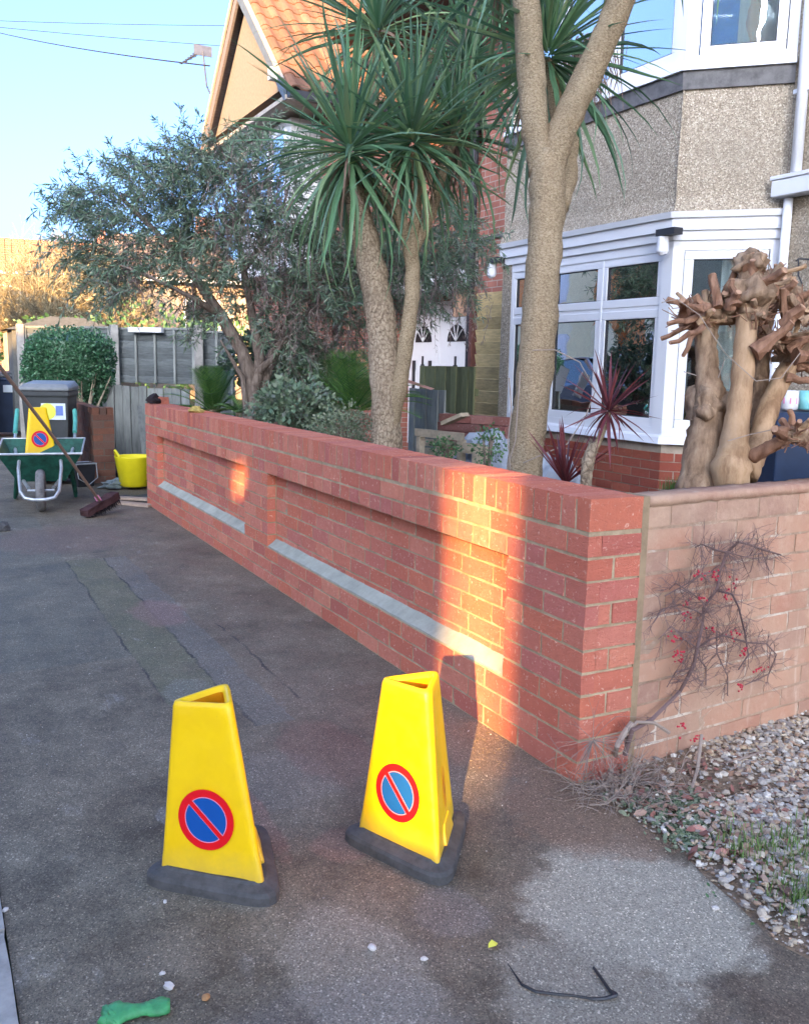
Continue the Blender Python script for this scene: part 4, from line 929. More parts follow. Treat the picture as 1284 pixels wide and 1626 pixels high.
    def face_y(z):
        for i in range(len(z_l)-1):
            if z_l[i] <= z <= z_l[i+1]:
                w = (z-z_l[i])/(z_l[i+1]-z_l[i]); return -(r_l[i]*(1-w)+r_l[i+1]*w)*0.5
        return -.08
    def disc(name, fn, mat, off, parent):
        mb = MB(); ps = fn(); mb.add([(x, face_y(z)-off, z) for x, z in ps], [tuple(range(len(ps)))]); return mb.build(name, mat, parent)
    def ringpts(r1, r0):
        pass
    def annul(name, r1, r0, mat, off, parent):
        mb = MB(); K2 = 48; vs = []
        for r_ in (r1, r0):
            for k in range(K2): a = 2*math.pi*k/K2; x, z = r_*math.cos(a), zc_+r_*math.sin(a)*1.02; vs.append((x, face_y(z)-off+.0035*(abs(x)/rad)*0-0.0, z))
        mb.add(vs, [(k, (k+1) % K2, K2+(k+1) % K2, K2+k) for k in range(K2)]); return mb.build(name, mat, parent)
    sg = annul('sign', rad, rad*.74, M['signred'], .0036, t)
    disc('blue_field', lambda: [(rad*.76*math.cos(2*math.pi*k/40), zc_+rad*.76*math.sin(2*math.pi*k/40)) for k in range(40)], M['signblue'], .0030, sg)
    annul('pale_edge', rad*.755, rad*.725, M['signpink'], .0040, sg)
    for wdt, mt, off, nm in ((0.016, 'signpink', .0033, 'bar_edge'), (0.0125, 'signred', .0042, 'bar')):
        d = Vector((math.cos(R(-47)), math.sin(R(-47)))); q = Vector((-d.y, d.x)); L = rad*.80
        disc(nm, lambda: [((d*a+q*b).x, zc_+(d*a+q*b).y) for a, b in ((-L, -wdt/2*1.0), (L, -wdt/2), (L, wdt/2), (-L, wdt/2))], M[mt], off, sg)
    return t
cA = make_cone('yellow no-waiting cone standing nearest the bottom left on the asphalt'); cA.location = (-1.160, 0.000, 0.0)
cA.rotation_euler = (0, 0, math.atan2(-0.18, 0.19)+R(0))
cB = copy_tree(cA); cB['label'] = 'yellow no-waiting cone nearer the brick wall, right of the other foreground cone'; cB.location = (-0.645, -0.105, 0.0); cB.rotation_euler = (0, 0, math.atan2(-0.28, 0.11))

def lean(root, deg):
    ax = Matrix.Rotation(-root.rotation_euler.z, 3, 'Z') @ Vector((math.sin(YAW), math.cos(YAW), 0))
    for ch in [o for o in bpy.data.objects if o.parent == root and not o.name.startswith('rubber_base')]: ch.matrix_local = Matrix.Rotation(R(deg), 4, ax) @ ch.matrix_local
# ------------------------------------------------------------ wheelie bins
def make_bin(label, mat, lid, h=1.07, w=0.48, d=0.55):
    t = thing('wheelie_bin', label, 'bin', (0, 0, 0), 0, 'wheelie bins')
    mb = MB(); n_ = 5
    ring = lambda k, z, yo: [(-w/2*k, -d/2*k+yo, z), (w/2*k, -d/2*k+yo, z), (w/2*k, d/2*k+yo, z), (-w/2*k, d/2*k+yo, z)]
    vs = ring(.80, .06, .03)+ring(.86, .35, .015)+ring(.95, h-.14, 0)+ring(1.0, h-.13, 0)+ring(1.0, h-.08, 0)
    mb.add(vs, [(i*4+j, i*4+(j+1) % 4, (i+1)*4+(j+1) % 4, (i+1)*4+j) for i in range(4) for j in range(4)]+[(3, 2, 1, 0), (16, 17, 18, 19)]); mb.build('body', mat, t, bevel=.02)
    mb = MB(); v2 = [(-w/2*1.03, -d/2*1.06, h-.078), (w/2*1.03, -d/2*1.06, h-.078), (w/2*1.03, d/2*1.06, h-.078), (-w/2*1.03, d/2*1.06, h-.078), (-w/2*1.03, -d/2*1.06, h-.045), (w/2*1.03, -d/2*1.06, h-.045), (w/2*1.03, d/2*1.06, h-.035), (-w/2*1.03, d/2*1.06, h-.035), (-w/2*.86, -d/2*.86, h-.005), (w/2*.86, -d/2*.86, h-.005), (w/2*.9, d/2*.9, h+.02), (-w/2*.9, d/2*.9, h+.02)]
    mb.add(v2, [(i*4+j, i*4+(j+1) % 4, (i+1)*4+(j+1) % 4, (i+1)*4+j) for i in range(2) for j in range(4)]+[(3, 2, 1, 0), (8, 9, 10, 11)]); mb.build('lid', lid, t, bevel=.012)
    mb = MB(); mb.tube([(-w/2*.9, d/2+.06, h-.05), (w/2*.9, d/2+.06, h-.05)], .016, 8); mb.build('handle', mat, t)
    for s_ in (-1, 1): mb = MB(); mb.tube([(s_*w/2*.80, d/2*.8, .10), (s_*w/2*.98, d/2*.8, .10)], .10, 14); mb.build('wheel', M['blackplastic'], t)
    return t
p_ = onz(83, 766); b1 = make_bin('dark grey wheelie bin with pale lid behind the wheelbarrow', M['bingrey'], M['binlid']); b1.location = (p_.x+.0, p_.y+1.0, 0)
p_ = at(82, 690, 9.7); b1.location = (p_.x, p_.y, 0.0); b1.rotation_euler = (0, 0, R(-18))
mb = MB(); mb.box((0.08, -.2605, .78), (0.24, .006, .17)); mb.build('label_sticker', M['sticker'], b1)
mb = MB(); mb.tube([(0.02, -.262, .78), (0.02, -.268, .78)], .085, 16); mb.build('round_sticker', M['stickyellow'], b1)
mb = MB(); mb.box((0.14, -.2655, .79), (0.07, .004, .10)); mb.build('blue_print', M['stickblue'], b1)
b2 = make_bin('dark navy wheelie bin with pale label at far left', M['binblue'], M['bingrey']); p_ = at(12, 640, 15.5); b2.location = (p_.x, p_.y, 0); b2.rotation_euler = (0, 0, R(-8))
mb = MB(); mb.box((0.06, -.262, .80), (0.20, .006, .12)); mb.build('label_sticker', M['sticker'], b2)
p_ = at(-28, 640, 15.0); b4 = make_bin('dark navy wheelie bin cut by the left edge of the photo', M['binblue'], M['binblue']); b4.location = (p_.x, p_.y, 0)
p_ = at(38, 640, 16.2); b5 = make_bin('black wheelie bin peeping out behind the navy bin', M['blackplastic'], M['blackplastic']); b5.location = (p_.x, p_.y, 0)
p_ = at(1262, 700, 4.75); b3 = make_bin('dark blue wheelie bin behind the old wall at right with cups on its lid', M['binblue'], M['binblue'], 1.07, .58, .6); b3.location = (p_.x+.03, p_.y, 0.075); b3.rotation_euler = (0, 0, R(-22))
mb = MB(); mb.box((-.14, -.284, .66), (0.11, .008, .14)); mb.build('white_label', M['sticker'], b3)
mb = MB(); mb.box((-.175, -.2885, .66), (0.04, .008, .14)); mb.build('yellow_strip', M['stickyellow'], b3)
mb = MB(); mb.box((-.14, -.280, .52), (0.11, .010, .11)); mb.build('recycling_label', M['sticker'], b3)
mb = MB(); mb.tube([(-.14, -.284, .52), (-.14, -.290, .52)], .038, 12); mb.build('teal_print', M['stickteal'], b3)
def mug(label, loc, mat):
    mb = MB(); mb.lathe([(0.0, 0), (.036, 0), (.042, .01), (.043, .095), (.038, .095), (.037, .012), (0, .012)], (0, 0, 0), 18); t = mb.build('mug', mat, None, True); t.location = loc
    tag(t, label, 'mug', 'mugs on the bin lid'); mb = MB(); mb.tube([(.04*math.cos(0)+.03*math.sin(a), 0, .05-.03*math.cos(a)) for a in [math.pi*k/8 for k in range(9)]], .006, 6); mb.build('handle', mat, t); return t
zl = 0.075+1.07+.02
q = ony(1252, 650, b3.location.y-.1); mug('white flowered mug standing on the dark blue bin lid', (q.x, q.y, zl-.013), M['china'])
mb = MB(); mb.lathe([(.0435, .03), (.0437, .035), (.0437, .055), (.0435, .06)], (0, 0, 0), 8); mb.build('rose_print', M['signpink'], bpy.data.objects['mug'])
q = ony(1272, 650, b3.location.y-.12); mug('turquoise mug standing on the dark blue bin lid', (q.x+.03, q.y, zl-.013), M['turq'])

# ------------------------------------------------------------ wheelbarrow with a cone in it
wb = thing('wheelbarrow', 'dark green wheelbarrow facing the camera with a yellow cone in it', 'wheelbarrow', (-0.93, 6.25, 0), R(-9))
mb = MB(); T = [(-.345, .05, .50), (.345, .05, .50), (.37, .95, .56), (-.37, .95, .56)]; Bt = [(-.20, .20, .24), (.20, .20, .24), (.23, .75, .26), (-.23, .75, .26)]
T2 = [(a*.975, b+(.01 if b < .5 else -.01), c) for a, b, c in T]; B2 = [(a*.97, b, c+.012) for a, b, c in Bt]
mb.add(T+Bt, [(4, 5, 1, 0), (5, 6, 2, 1), (6, 7, 3, 2), (7, 4, 0, 3), (7, 6, 5, 4)]); mb.add(T2+B2, [(0, 1, 5, 4), (1, 2, 6, 5), (2, 3, 7, 6), (3, 0, 4, 7), (4, 5, 6, 7)])
mb.build('tray', M['green'], wb)
mb = MB(); q = [Vector(a) for a in T]; mb.tube(q+[q[0]], .011, 6, False); mb.build('rim', M['galv'], wb)
mb = MB()
for s_ in (-1, 1):
    mb.tube([(s_*.17, .09, .44), (s_*.175, .03, .38), (s_*.155, -.16, .20), (s_*.12, -.20, .15)], .015, 7)
mb.tube([(-.12, -.20, .15), (-.05, -.215, .135), (.05, -.215, .135), (.12, -.20, .15)], .015, 7)
for s_ in (-1, 1): mb.tube([(s_*.10, .04, .20), (s_*.20, .35, .30), (s_*.27, 1.0, .50), (s_*.28, 1.45, .66)], .016, 7)
mb.build('frame', M['galv'], wb)
for s_ in (-1, 1):
    mb = MB(); mb.tube([(s_*.275, 1.22, .60), (s_*.28, 1.46, .70), (s_*.275, 1.60, .80)], .022, 8); mb.build('grip', M['grip'], wb)
    mb = MB(); mb.tube([(s_*.24, .80, .34), (s_*.27, .90, .02), (s_*.27, .75, .02), (s_*.23, .60, .33)], .017, 7); mb.build('leg', M['green'], wb)
mb = MB(); mb.tube([(-.11, .0, .185), (.11, .0, .185)], .012, 6); mb.build('axle', M['galv'], wb)
mb = MB(); pr_ = [(.10, -.022), (.135, -.038), (.165, -.036), (.182, -.018), (.185, 0), (.182, .018), (.165, .036), (.135, .038), (.10, .022)]
vs = [(b, a*math.cos(2*math.pi*j/26), .186+a*math.sin(2*math.pi*j/26)) for a, b in pr_ for j in range(26)]
mb.add(vs, [(i*26+j, i*26+(j+1) % 26, (i+1)*26+(j+1) % 26, (i+1)*26+j) for i in range(len(pr_)-1) for j in range(26)]); mb.tube([(-.02, 0, .186), (.02, 0, .186)], .102, 16); mb.build('wheel', M['tyre'], wb, True)
cC = copy_tree(cA); cC['label'] = 'yellow no-waiting cone sitting in the green wheelbarrow'
pc = at(62, 716, 8.75); cC.location = (pc.x, pc.y, 0.37); cC.rotation_euler = (R(-2), R(0), R(5))
for ch in list(cC.children):
    if ch.name.startswith('rubber_base'): bpy.data.objects.remove(ch)

lean(cA, -4.5); lean(cB, -1.5)
# broom leaning over the barrow
hd = Vector((-0.50, 5.86, 0.0))
bt = thing('broom', 'yard broom with red-brown head and long wooden pole leaning left across the wheelbarrow', 'broom', hd)
p0 = onz(150, 805, .10)-hd; p1 = onx(-8, 572, -1.42)-hd
pm = onx(75, 690, -1.0)
mb = MB(); mb.tube([Vector((.0, 0, .12)), Vector((.0, 0, .12)).lerp(p1, .5)+Vector((.0, 0, .015)), p1], .0115, 8); mb.build('pole', M['polewood'], bt)
ro = Matrix.Rotation(R(38), 3, 'Z') @ Matrix.Rotation(R(-16), 3, 'Y')
mb = MB(); v, f = rough_box(.40, .09, .06, 8, 2, 2, .006, 4); mb.add([ro @ Vector((x, y-.045, z+.0))+Vector((0, 0, .10)) for x, y, z in v], f); mb.build('broom_head', M['broom'], bt)
mb = MB()
for i in range(700):
    a = Vector((rnd(-.19, .19), rnd(-.04, .04), -.02)); b = a+Vector((rnd(-.03, .03), rnd(-.04, .02), -.075)); a, b = ro @ a+Vector((0, 0, .10)), ro @ b+Vector((0, 0, .10)); b.z = max(b.z, .004); s_ = rdir()*.004; mb.add([a-s_, a+s_, b], [(0, 1, 2)])
tag(mb.build('bristles', M['bristle'], bt), kind='stuff')
mb = MB(); mb.tube([Vector((0, 0, .115)), Vector((-.03, 0.01, .17))], .022, 8); mb.build('socket', M['signpink'], bt)

# yellow tub
tl = onz(216, 779); tb = thing('rubber_tub', 'yellow flexible tub with two handles beside the far end of the wall', 'tub', (tl.x+.02, tl.y+.15, 0.03))
mb = MB(); mb.lathe([(.0, 0), (.135, 0), (.15, .02), (.195, .30), (.20, .315), (.19, .31), (.145, .03), (0, .03)], (0, 0, 0), 28); mb.build('bucket', M['tub'], tb, True)
for s_ in (-1, 1): mb = MB(); mb.tube([Vector((s_*.19*math.cos(a)*1.0*(-1 if 0 else 1), .19*math.sin(a), .300+.075*max(0, math.cos(a*2.6)))) for a in [R(-32+8*k) for k in range(9)]], .012, 7); mb.build('handle', M['tub'], tb)
mb = MB(); mb.lathe([(0, .26), (.1, .265), (.185, .25)], (0, 0, 0), 20); mb.build('contents', M['drysoil'], tb)
# black crate/bucket with wire handle
p_ = onz(135, 774); bk = thing('builders_bucket', 'black square bucket with wire handle between barrow and brick pier', 'bucket', (p_.x, p_.y+.12, 0), R(12))
mb = MB(); mb.box((0, 0, .12), (.17, .17, .24), None, 0, None, 1.25); mb.build('body', M['blackplastic'], bk, bevel=.01)
mb = MB(); mb.tube([(-.108, -.108, .245), (.108, -.108, .245), (.108, .108, .245), (-.108, .108, .245), (-.108, -.108, .245)], .008, 6, False); mb.build('rim', M['galv'], bk)
mb = MB(); mb.tube([(-.105, -.11, .24), (-.10, -.15, .10), (0, -.16, .03), (.10, -.15, .10), (.105, -.11, .24)], .005, 5); mb.build('handle', M['galv'], bk)
# black rubble bags, film, sheet, planks
def lump(name, label, cat, c, s, mat, seed, rz=0, n=2, amp=.25, parent=None):
    import bmesh
    bm = bmesh.new(); bmesh.ops.create_icosphere(bm, subdivisions=n, radius=1); rg = random.Random(seed)
    from mathutils import noise
    for v in bm.verts:
        q = v.co*1.7+Vector((seed*3.1, seed, 0)); k = 1+amp*noise.noise(q)*1.6+amp*.5*noise.noise(q*3.1); v.co *= k; v.co.x *= s[0]; v.co.y *= s[1]; v.co.z *= s[2]
        v.co.z = max(v.co.z, -s[2]*.55)
    me = bpy.data.meshes.new(name); bm.to_mesh(me); bm.free(); me.materials.append(mat)
    for p_ in me.polygons: p_.use_smooth = False
    o = linkmesh(name, me, parent); o.location = c; o.rotation_euler = (0, 0, rz); return tag(o, label, cat) if label else o
p_ = onz(178, 762); lump('rubble_sack', 'slumped black rubble sack against the brick pier', 'sack', (p_.x, p_.y, .09), (.20, .17, .16), M['blackbag'], 3, n=3)
p_ = onz(183, 776); lump('plastic_film', 'crumpled grey-green plastic film between sack and tub', 'plastic', (p_.x, p_.y, .035), (.13, .09, .05), M['silver'], 5, n=3, amp=.6)
mb = MB(); c_ = onz(222, 792); k = 7
vs = [(c_.x+rnd(-.02, .02)+.40*math.cos(a)*q, c_.y+.16*math.sin(a)*q+rnd(-.02, .02), .006+.022*rnd(0, 1)) for q in (0.3, .7, 1) for a in [2*math.pi*j/14 for j in range(14)]]
mb.add(vs, [(i*14+j, i*14+(j+1) % 14, (i+1)*14+(j+1) % 14, (i+1)*14+j) for i in range(2) for j in range(14)]+[tuple(range(14))]); tag(mb.build('black_sheet', M['blackbag']), 'crumpled black sheet on the ground under the tub', 'sheet')
for u0_, v0_, u1_, v1_, z_, lab in ((182, 790, 240, 793, .035, 'pale wooden plank lying on top beside the yellow tub'), (180, 797, 240, 803, .014, 'pale wooden plank lying lowest beside the wall end')):
    a, b = onz(u0_, v0_, z_), onz(u1_, v1_, z_); mb = MB(); mb.bar(a, b, .09, .022); tag(mb.build('plank', M['paleplank']), lab, 'plank', 'planks by the wall end')
a, b = onz(234, 772, 0.02), onz(219, 640, .95); b = Vector((a.x-.02, a.y+.35, 0)); b = onx(221, 645, a.x+.03)
mb = MB(); mb.bar(a, b, .05, .012, upv=Vector((0, 1, 0))); tag(mb.build('leaning_batten', M['fencegrey']), 'thin grey batten leaning beside the far end of the wall', 'batten')
lump('stone_lump', 'dark grey stone lying at the left edge of the asphalt', 'stone', onz(4, 838, .025), (.062, .05, .045), M['rubber'], 8)

# things on the wall top
q = onz(282, 641, .9375); mb = MB(); v, f = rough_box(.17, .10, .06, 3, 1, 2, .004, 4); mb.add([(x, y, z) for x, y, z in v], f); o = mb.build('loose_brick', M['brick']); o.location = (.06, q.y, .97); o.rotation_euler = (0, 0, R(-70)); tag(o, 'loose red half brick lying on the far end of the wall', 'brick')
q = onz(318, 655, .9375); o = lump('work_glove', 'small crumpled yellow and brown glove on the wall top', 'glove', (.06, q.y, .955), (.05, .07, .03), M['glovetan'], 12, n=2, amp=.6)
q = onz(240, 641, .9375); o = lump('mortar_board', 'small dark brown lump of rubble at the far end of the wall top', 'rubble', (.05, 6.20, .97), (.06, .07, .05), M['bristle'], 15, n=2, amp=.5)

# ------------------------------------------------------------ pallet, covered heap, reclaimed bricks in the garden
pl = thing('pallet', 'broken wooden pallet standing on edge behind the wall between the palm trunks', 'pallet', (0, 0, 0)); 
D0 = 6.6
def pb(u0_, v0_, u1_, v1_, D, w, h, dd=0.0): 
    a, b = at(u0_, v0_, D), at(u1_, v1_, D-dd); mb = MB(); mb.bar(a, b, h, w, upv=Vector((0, 0, 1))); mb.build('slat', M['pallet'], pl)
pb(660, 686, 736, 694, 6.6, .055, .02, .3)
for u, v in ((665, 690), (697, 694), (730, 698)):
    a = at(u, v, 6.6-(u-660)/76*.3); mb = MB(); mb.box((a.x+.02, a.y+.01, a.z-.11), (.045, .05, .22)); mb.build('block', M['pallet'], pl)
pb(676, 702, 735, 708, 6.75, .05, .02, .3); pb(676, 716, 735, 722, 6.75, .05, .02, .3)
pb(736, 711, 768, 714, 6.3, .07, .03, .1)
a = at(762, 716, 6.2); mb = MB(); mb.box((a.x, a.y, a.z-.08), (.09, .06, .22)); mb.build('block', M['pallet'], pl)
q = at(775, 715, 6.5); lump('covered_heap', 'heap under a grey-blue tarpaulin left of the big palm trunk', 'heap', (q.x, q.y, .56), (.27, .24, .30), M['sheet'], 20, n=4, amp=.22)
q = at(872, 745, 6.3); lump('covered_heap', 'grey tarpaulin-covered heap right of the big palm trunk', 'heap', (q.x, q.y, .48), (.22, .2, .28), M['sheet'], 24, n=4, amp=.22)
rb = thing('brick_stack', 'stack of reclaimed purple-red bricks behind the pallet', 'bricks', (0, 0, 0)); it = []
a, b = at(695, 690, 7.6), at(822, 690, 7.1); d = (b-a); d.z = 0; L = d.length; d.normalize()
for i in range(6):
    zt_ = 0.905-.07*i
    for s_, LL in row(0, L, i, [ST]*12 if i % 2 else [HD]+[ST]*12, .006): it.append((a.x+d.x*s_, a.y+d.y*s_+rnd(-.01, .01), zt_, LL, .1, .064, math.atan2(d.y, d.x)+rnd(-.05, .05), 1))
lay(rb, it, brickmat('reclaimed_brick', [(0.25, 0.09, 0.08), (0.30, 0.12, 0.09), (0.22, 0.10, 0.09), (0.34, 0.16, 0.13)], (.5, .42, .36), .7), .006)
mb = MB(); mb.box2((a.x, a.y-.25, .1), (b.x, a.y+.2, .52)); mb.build('lower_courses', M['agedbrick'], rb)
a, b = at(706, 672, 7.25), at(738, 658, 7.1); mb = MB(); mb.bar(a, b, .10, .03); tag(mb.build('loose_slab', M['pallet']), 'greyish offcut lying slanted on the reclaimed bricks', 'offcut')
a, b = at(648, 602, 7.2), at(680, 612, 7.0); mb = MB(); mb.add([at(600, 632, 7.5), at(640, 600, 7.6), at(690, 617, 7.2), at(684, 619, 7.1), at(642, 606, 7.2), at(604, 640, 7.2)], [(0, 1, 4, 5), (1, 2, 3, 4)]); tag(mb.build('ridge_tile', M['terracotta']), 'pinkish terracotta ridge pieces showing behind the twin-stemmed palm', 'tiles')

# ------------------------------------------------------------ foreground litter on the asphalt
def pebble(u, v, s, mat, label, seed, cat='pebble'): lump('pebble', label, cat, onz(u, v, s*.35), (s, s*.75, s*.55), mat, seed, n=2, amp=.2, rz=seed)
M['pwhite'] = plain('white_pebble', (0.62, 0.58, 0.52), .7); M['porange'] = plain('orange_pebble', (0.42, 0.22, 0.09), .7)
pebble(268, 1566, .013, M['pwhite'], 'white pebble just above the green glove tip, left of the amber one', 2); pebble(258, 1546, .007, M['pwhite'], 'tiny white pebble above the larger white pebble by the glove', 3)
pebble(327, 1584, .011, M['porange'], 'amber brown pebble right of the green glove', 4); pebble(591, 1505, .012, M['pwhite'], 'oval white pebble below the gap between the two cones', 5)
pebble(673, 1523, .009, M['pwhite'], 'white pebble left of the yellow leaf', 6); pebble(8, 1445, .009, M['pwhite'], 'white pebble at the left edge above the kerb', 7); pebble(1136, 1442, .010, M['pwhite'], 'white pebble near the gravel edge on the pale patch', 9)
pebble(262, 1432, .007, M['pwhite'], 'tiny pebble just below the left cone base', 11)
q = onz(783, 1503, .006); mb = MB(); mb.add([q+Vector(v) for v in ((-.014, 0, 0), (0, -.011, .008), (.014, .002, .002), (.003, .012, .009), (-.008, .009, .004))], [(0, 1, 3, 4), (1, 2, 3)]); tag(mb.build('fallen_leaf', M['stickyellow']), 'small yellow fallen leaf on the asphalt above the black strap', 'leaf')
# green rubber glove
gl = thing('rubber_glove', 'crumpled green rubber glove lying at the bottom left', 'glove', (0, 0, 0))
ga_, gb_ = onz(170, 1612, .012), onz(270, 1597, .012); k = 16; mb = MB(); nn_ = 10; vs = []
for i in range(k+1):
    t = i/k; c_ = ga_.lerp(gb_, t); w = .022+.006*math.sin(t*9)-.012*max(0, t-.8)*5*.8+(.006 if t < .2 else 0); side = Vector((-(gb_-ga_).y, (gb_-ga_).x, 0)).normalized()
    for j in range(nn_):
        a = 2*math.pi*j/nn_; vs.append(c_+side*math.cos(a)*w*(1+rnd(-.14, .14))+Vector((0, 0, max(-.011, math.sin(a)*(.011+rnd(-.003, .004))))))
mb.add(vs, [(i*nn_+j, i*nn_+(j+1) % nn_, (i+1)*nn_+(j+1) % nn_, (i+1)*nn_+j) for i in range(k) for j in range(nn_)]+[tuple(range(nn_))[::-1], tuple(k*nn_+j for j in range(nn_))]); mb.build('cuff', M['glove'], gl, True)
for i in range(5):
    a = ga_+Vector((rnd(-.004, .004), -.016+.009*i, 0)); b = onz(158+i*9, 1622+rnd(-3, 9), .009); mb = MB(); mb.tube([a, a.lerp(b, .55)+Vector((-.006, 0, .004)), b], [.009, .0085, .006], 7, jit=.15); mb.build('finger', M['glove'], gl, True)
# black strap
def strap(pp, w, name, parent=None):
    mb = MB(); ps = [onz(u, v, z) for u, v, z in pp]; mb.tube(ps, w, 6, jit=.1); return mb.build(name, M['strap'], parent)
st_ = thing('black_strap', 'bent black plastic strap lying on the pale patch at bottom right', 'strap', (0, 0, 0))
strap([(806, 1531, .012), (818, 1549, .009), (828, 1564, .007), (850, 1575, .006), (880, 1579, .006), (915, 1582, .007)], [.0012, .002, .0032, .0035, .003, .0026], 'strap_end', st_)
strap([(915, 1582, .007), (940, 1587, .007), (960, 1586, .006), (978, 1581, .008)], [.0026, .003, .004, .005], 'strap_middle', st_)
strap([(942, 1537, .007), (955, 1555, .006), (968, 1574, .006), (978, 1581, .007)], [.0034, .0036, .004, .0055], 'strap_tail', st_)

# ------------------------------------------------------------ gravel stones
import bmesh
def stones(n, place, smin, smax, name, label, mat, seed):
    rg = random.Random(seed); mb = MB(); base = []
    for k in range(5):
        bm = bmesh.new(); bmesh.ops.create_icosphere(bm, subdivisions=1, radius=1)
        base.append(([v.co*(1+rg.uniform(-.22, .22)) for v in bm.verts], [tuple(v.index for v in f.verts) for f in bm.faces])); bm.free()
    for _ in range(n):
        x, y, z = place(rg); s = smin+(smax-smin)*rg.random()**2.2; q = Matrix.Rotation(rg.uniform(0, 6.28), 3, 'Z') @ Matrix.Rotation(rg.uniform(-.6, .6), 3, 'X')
        vs, fs = base[rg.randint(0, 4)]; sc = Vector((s, s*rg.uniform(.6, .9), s*rg.uniform(.35, .6)))
        mb.add([q @ Vector((v.x*sc.x, v.y*sc.y, v.z*sc.z))+Vector((x, y, z+sc.z*.4)) for v in vs], fs, 0, rg.uniform(.01, .99))
    o = mb.build(name, mat); o['kind'] = 'stuff'; o['label'] = label; return o
def edge_x(y):
    for (xa, ya), (xb, yb) in zip(edge, edge[1:]):
        if ya <= y <= yb: return xa+(xb-xa)*(y-ya)/(yb-ya)
    return 0
def gravel_place(rg):
    while True:
        y = rg.uniform(-1.3, .14); x = edge_x(min(y, 0))+2.0*rg.random()**1.4
        dens = min(1, max(0, (x-edge_x(y)-.01)/.26)); dens = .06+.94*dens**1.5
        if y > -.30 and x < .70: dens *= max(.08, (x-.42)/.28)
        if y > 0.004+0.07*x: continue
        if rg.random() < dens: return x, y, 0.012+.010*rg.random()
stones(21000, gravel_place, .0045, .017, 'gravel', 'mixed shingle gravel filling the bed at the right', M['stone'], 4)
stones(900, lambda rg: (lambda y: (edge_x(y)+abs(rg.gauss(.0, .09))+.0, y, .006))(rg.uniform(-1.4, 0)), .003, .010, 'edge_grit', 'loose grit along the asphalt edge', M['stone'], 6)
stones(500, lambda rg: (rg.uniform(-1.7, .0), rg.uniform(-.95, 3), 0.0), .0012, .0042, 'scattered_grit', 'tiny pale grit scattered on the asphalt', M['stone'], 8)
stones(1500, lambda rg: (-.005-abs(rg.gauss(0, .10)), rg.uniform(-.1, 1.1), 0.0), .0012, .0042, 'mortar_crumbs', 'crumbs of mortar and brick dust at the wall foot', M['drysoil'], 9)

# leaf litter, weeds, grass tufts along the edge
def flat_leaves(n, place, smin, smax, mat, name, label, seed, tilt=.5):
    rg = random.Random(seed); mb = MB()
    for _ in range(n):
        x, y, z = place(rg); s = rg.uniform(smin, smax); q = Matrix.Rotation(rg.uniform(0, 6.28), 3, 'Z') @ Matrix.Rotation(rg.gauss(0, tilt), 3, 'X') @ Matrix.Rotation(rg.gauss(0, tilt), 3, 'Y')
        ps = [(-1, 0, 0), (-.4, -.45, .12), (.4, -.4, .05), (1, 0, 0), (.4, .42, .12), (-.4, .45, .05)]
        mb.add([q @ (Vector(p_)*s)+Vector((x, y, z+s*.25)) for p_ in ps], [(0, 1, 4, 5), (1, 2, 3, 4)] if 0 else [(0, 1, 5), (1, 2, 4, 5), (2, 3, 4)], 0, rg.uniform(.01, .99))
    o = mb.build(name, mat); o['kind'] = 'stuff'; o['label'] = label; return o
flat_leaves(420, lambda rg: (rg.uniform(.06, .75), rg.uniform(-.75, -.02), .018), .008, .022, M['litter'], 'leaf_litter', 'dry brown leaf litter under the berry shrub', 1)
flat_leaves(60, lambda rg: (edge_x(-.5)+rg.uniform(.0, .3), rg.uniform(-.62, -.1), .015), .014, .028, M['litter'], 'fallen_leaves', 'larger curled brown leaves along the bed edge', 12)
def grass(n, place, h0, h1, w, mat, name, label, seed, lean=.6):
    rg = random.Random(seed); mb = MB()
    for _ in range(n):
        x, y, z = place(rg); h = rg.uniform(h0, h1); a = rg.uniform(0, 6.28); l = rg.uniform(0, lean)*h; d = Vector((math.cos(a), math.sin(a), 0)); s = Vector((-d.y, d.x, 0))*w
        p0 = Vector((x, y, z)); p1 = p0+d*l*.4+Vector((0, 0, h*.6)); p2 = p0+d*l+Vector((0, 0, h*rg.uniform(.75, 1)))
        mb.add([p0-s, p0+s, p1+s*.8, p1-s*.8, p2], [(0, 1, 2, 3), (3, 2, 4)], 0, rg.uniform(.01, .99))
    o = mb.build(name, mat); o['kind'] = 'stuff'; o['label'] = label; return o
spots = [(.19, -.56, .06), (.12, -.80, .05), (.34, -.62, .06), (.26, -.75, .07), (.42, -.72, .05), (.10, -1.0, .06), (.20, -.95, .07)]
def gp(rg):
    c = rg.choice(spots); return rg.gauss(c[0], c[2]), rg.gauss(c[1], c[2]), .01
grass(1700, gp, .022, .065, .0017, M['grassblade'], 'grass_tufts', 'bright green grass tufts at the gravel edge', 2)
def wp(rg):
    c = rg.choice([(.12, -.24, .05), (.17, -.36, .06), (.08, -.42, .04), (.22, -.28, .05)]); return rg.gauss(c[0], c[2]), rg.gauss(c[1], c[2]), .012
flat_leaves(1300, wp, .006, .015, M['palegreen'], 'grey_green_weeds', 'grey-green weeds at the asphalt edge below the wall corner', 3, .9)
flat_leaves(500, lambda rg: (rg.gauss(.25, .14), rg.gauss(-.72, .12), .012), .003, .008, M['shrub'], 'low_weeds', 'small green weeds among the gravel', 5, .8)
q1 = []
for u, v, lab, sd in ((1145, 1355, 'broken pinkish brick fragment on the bed edge, lower of two', 3), (1108, 1318, 'broken pinkish brick fragment on the bed edge, upper of two', 5)):
    o = lump('brick_fragment', lab, 'brick fragment', onz(u, v, .016), (.03, .022, .014), M['terracotta'], sd, n=1, amp=.4)

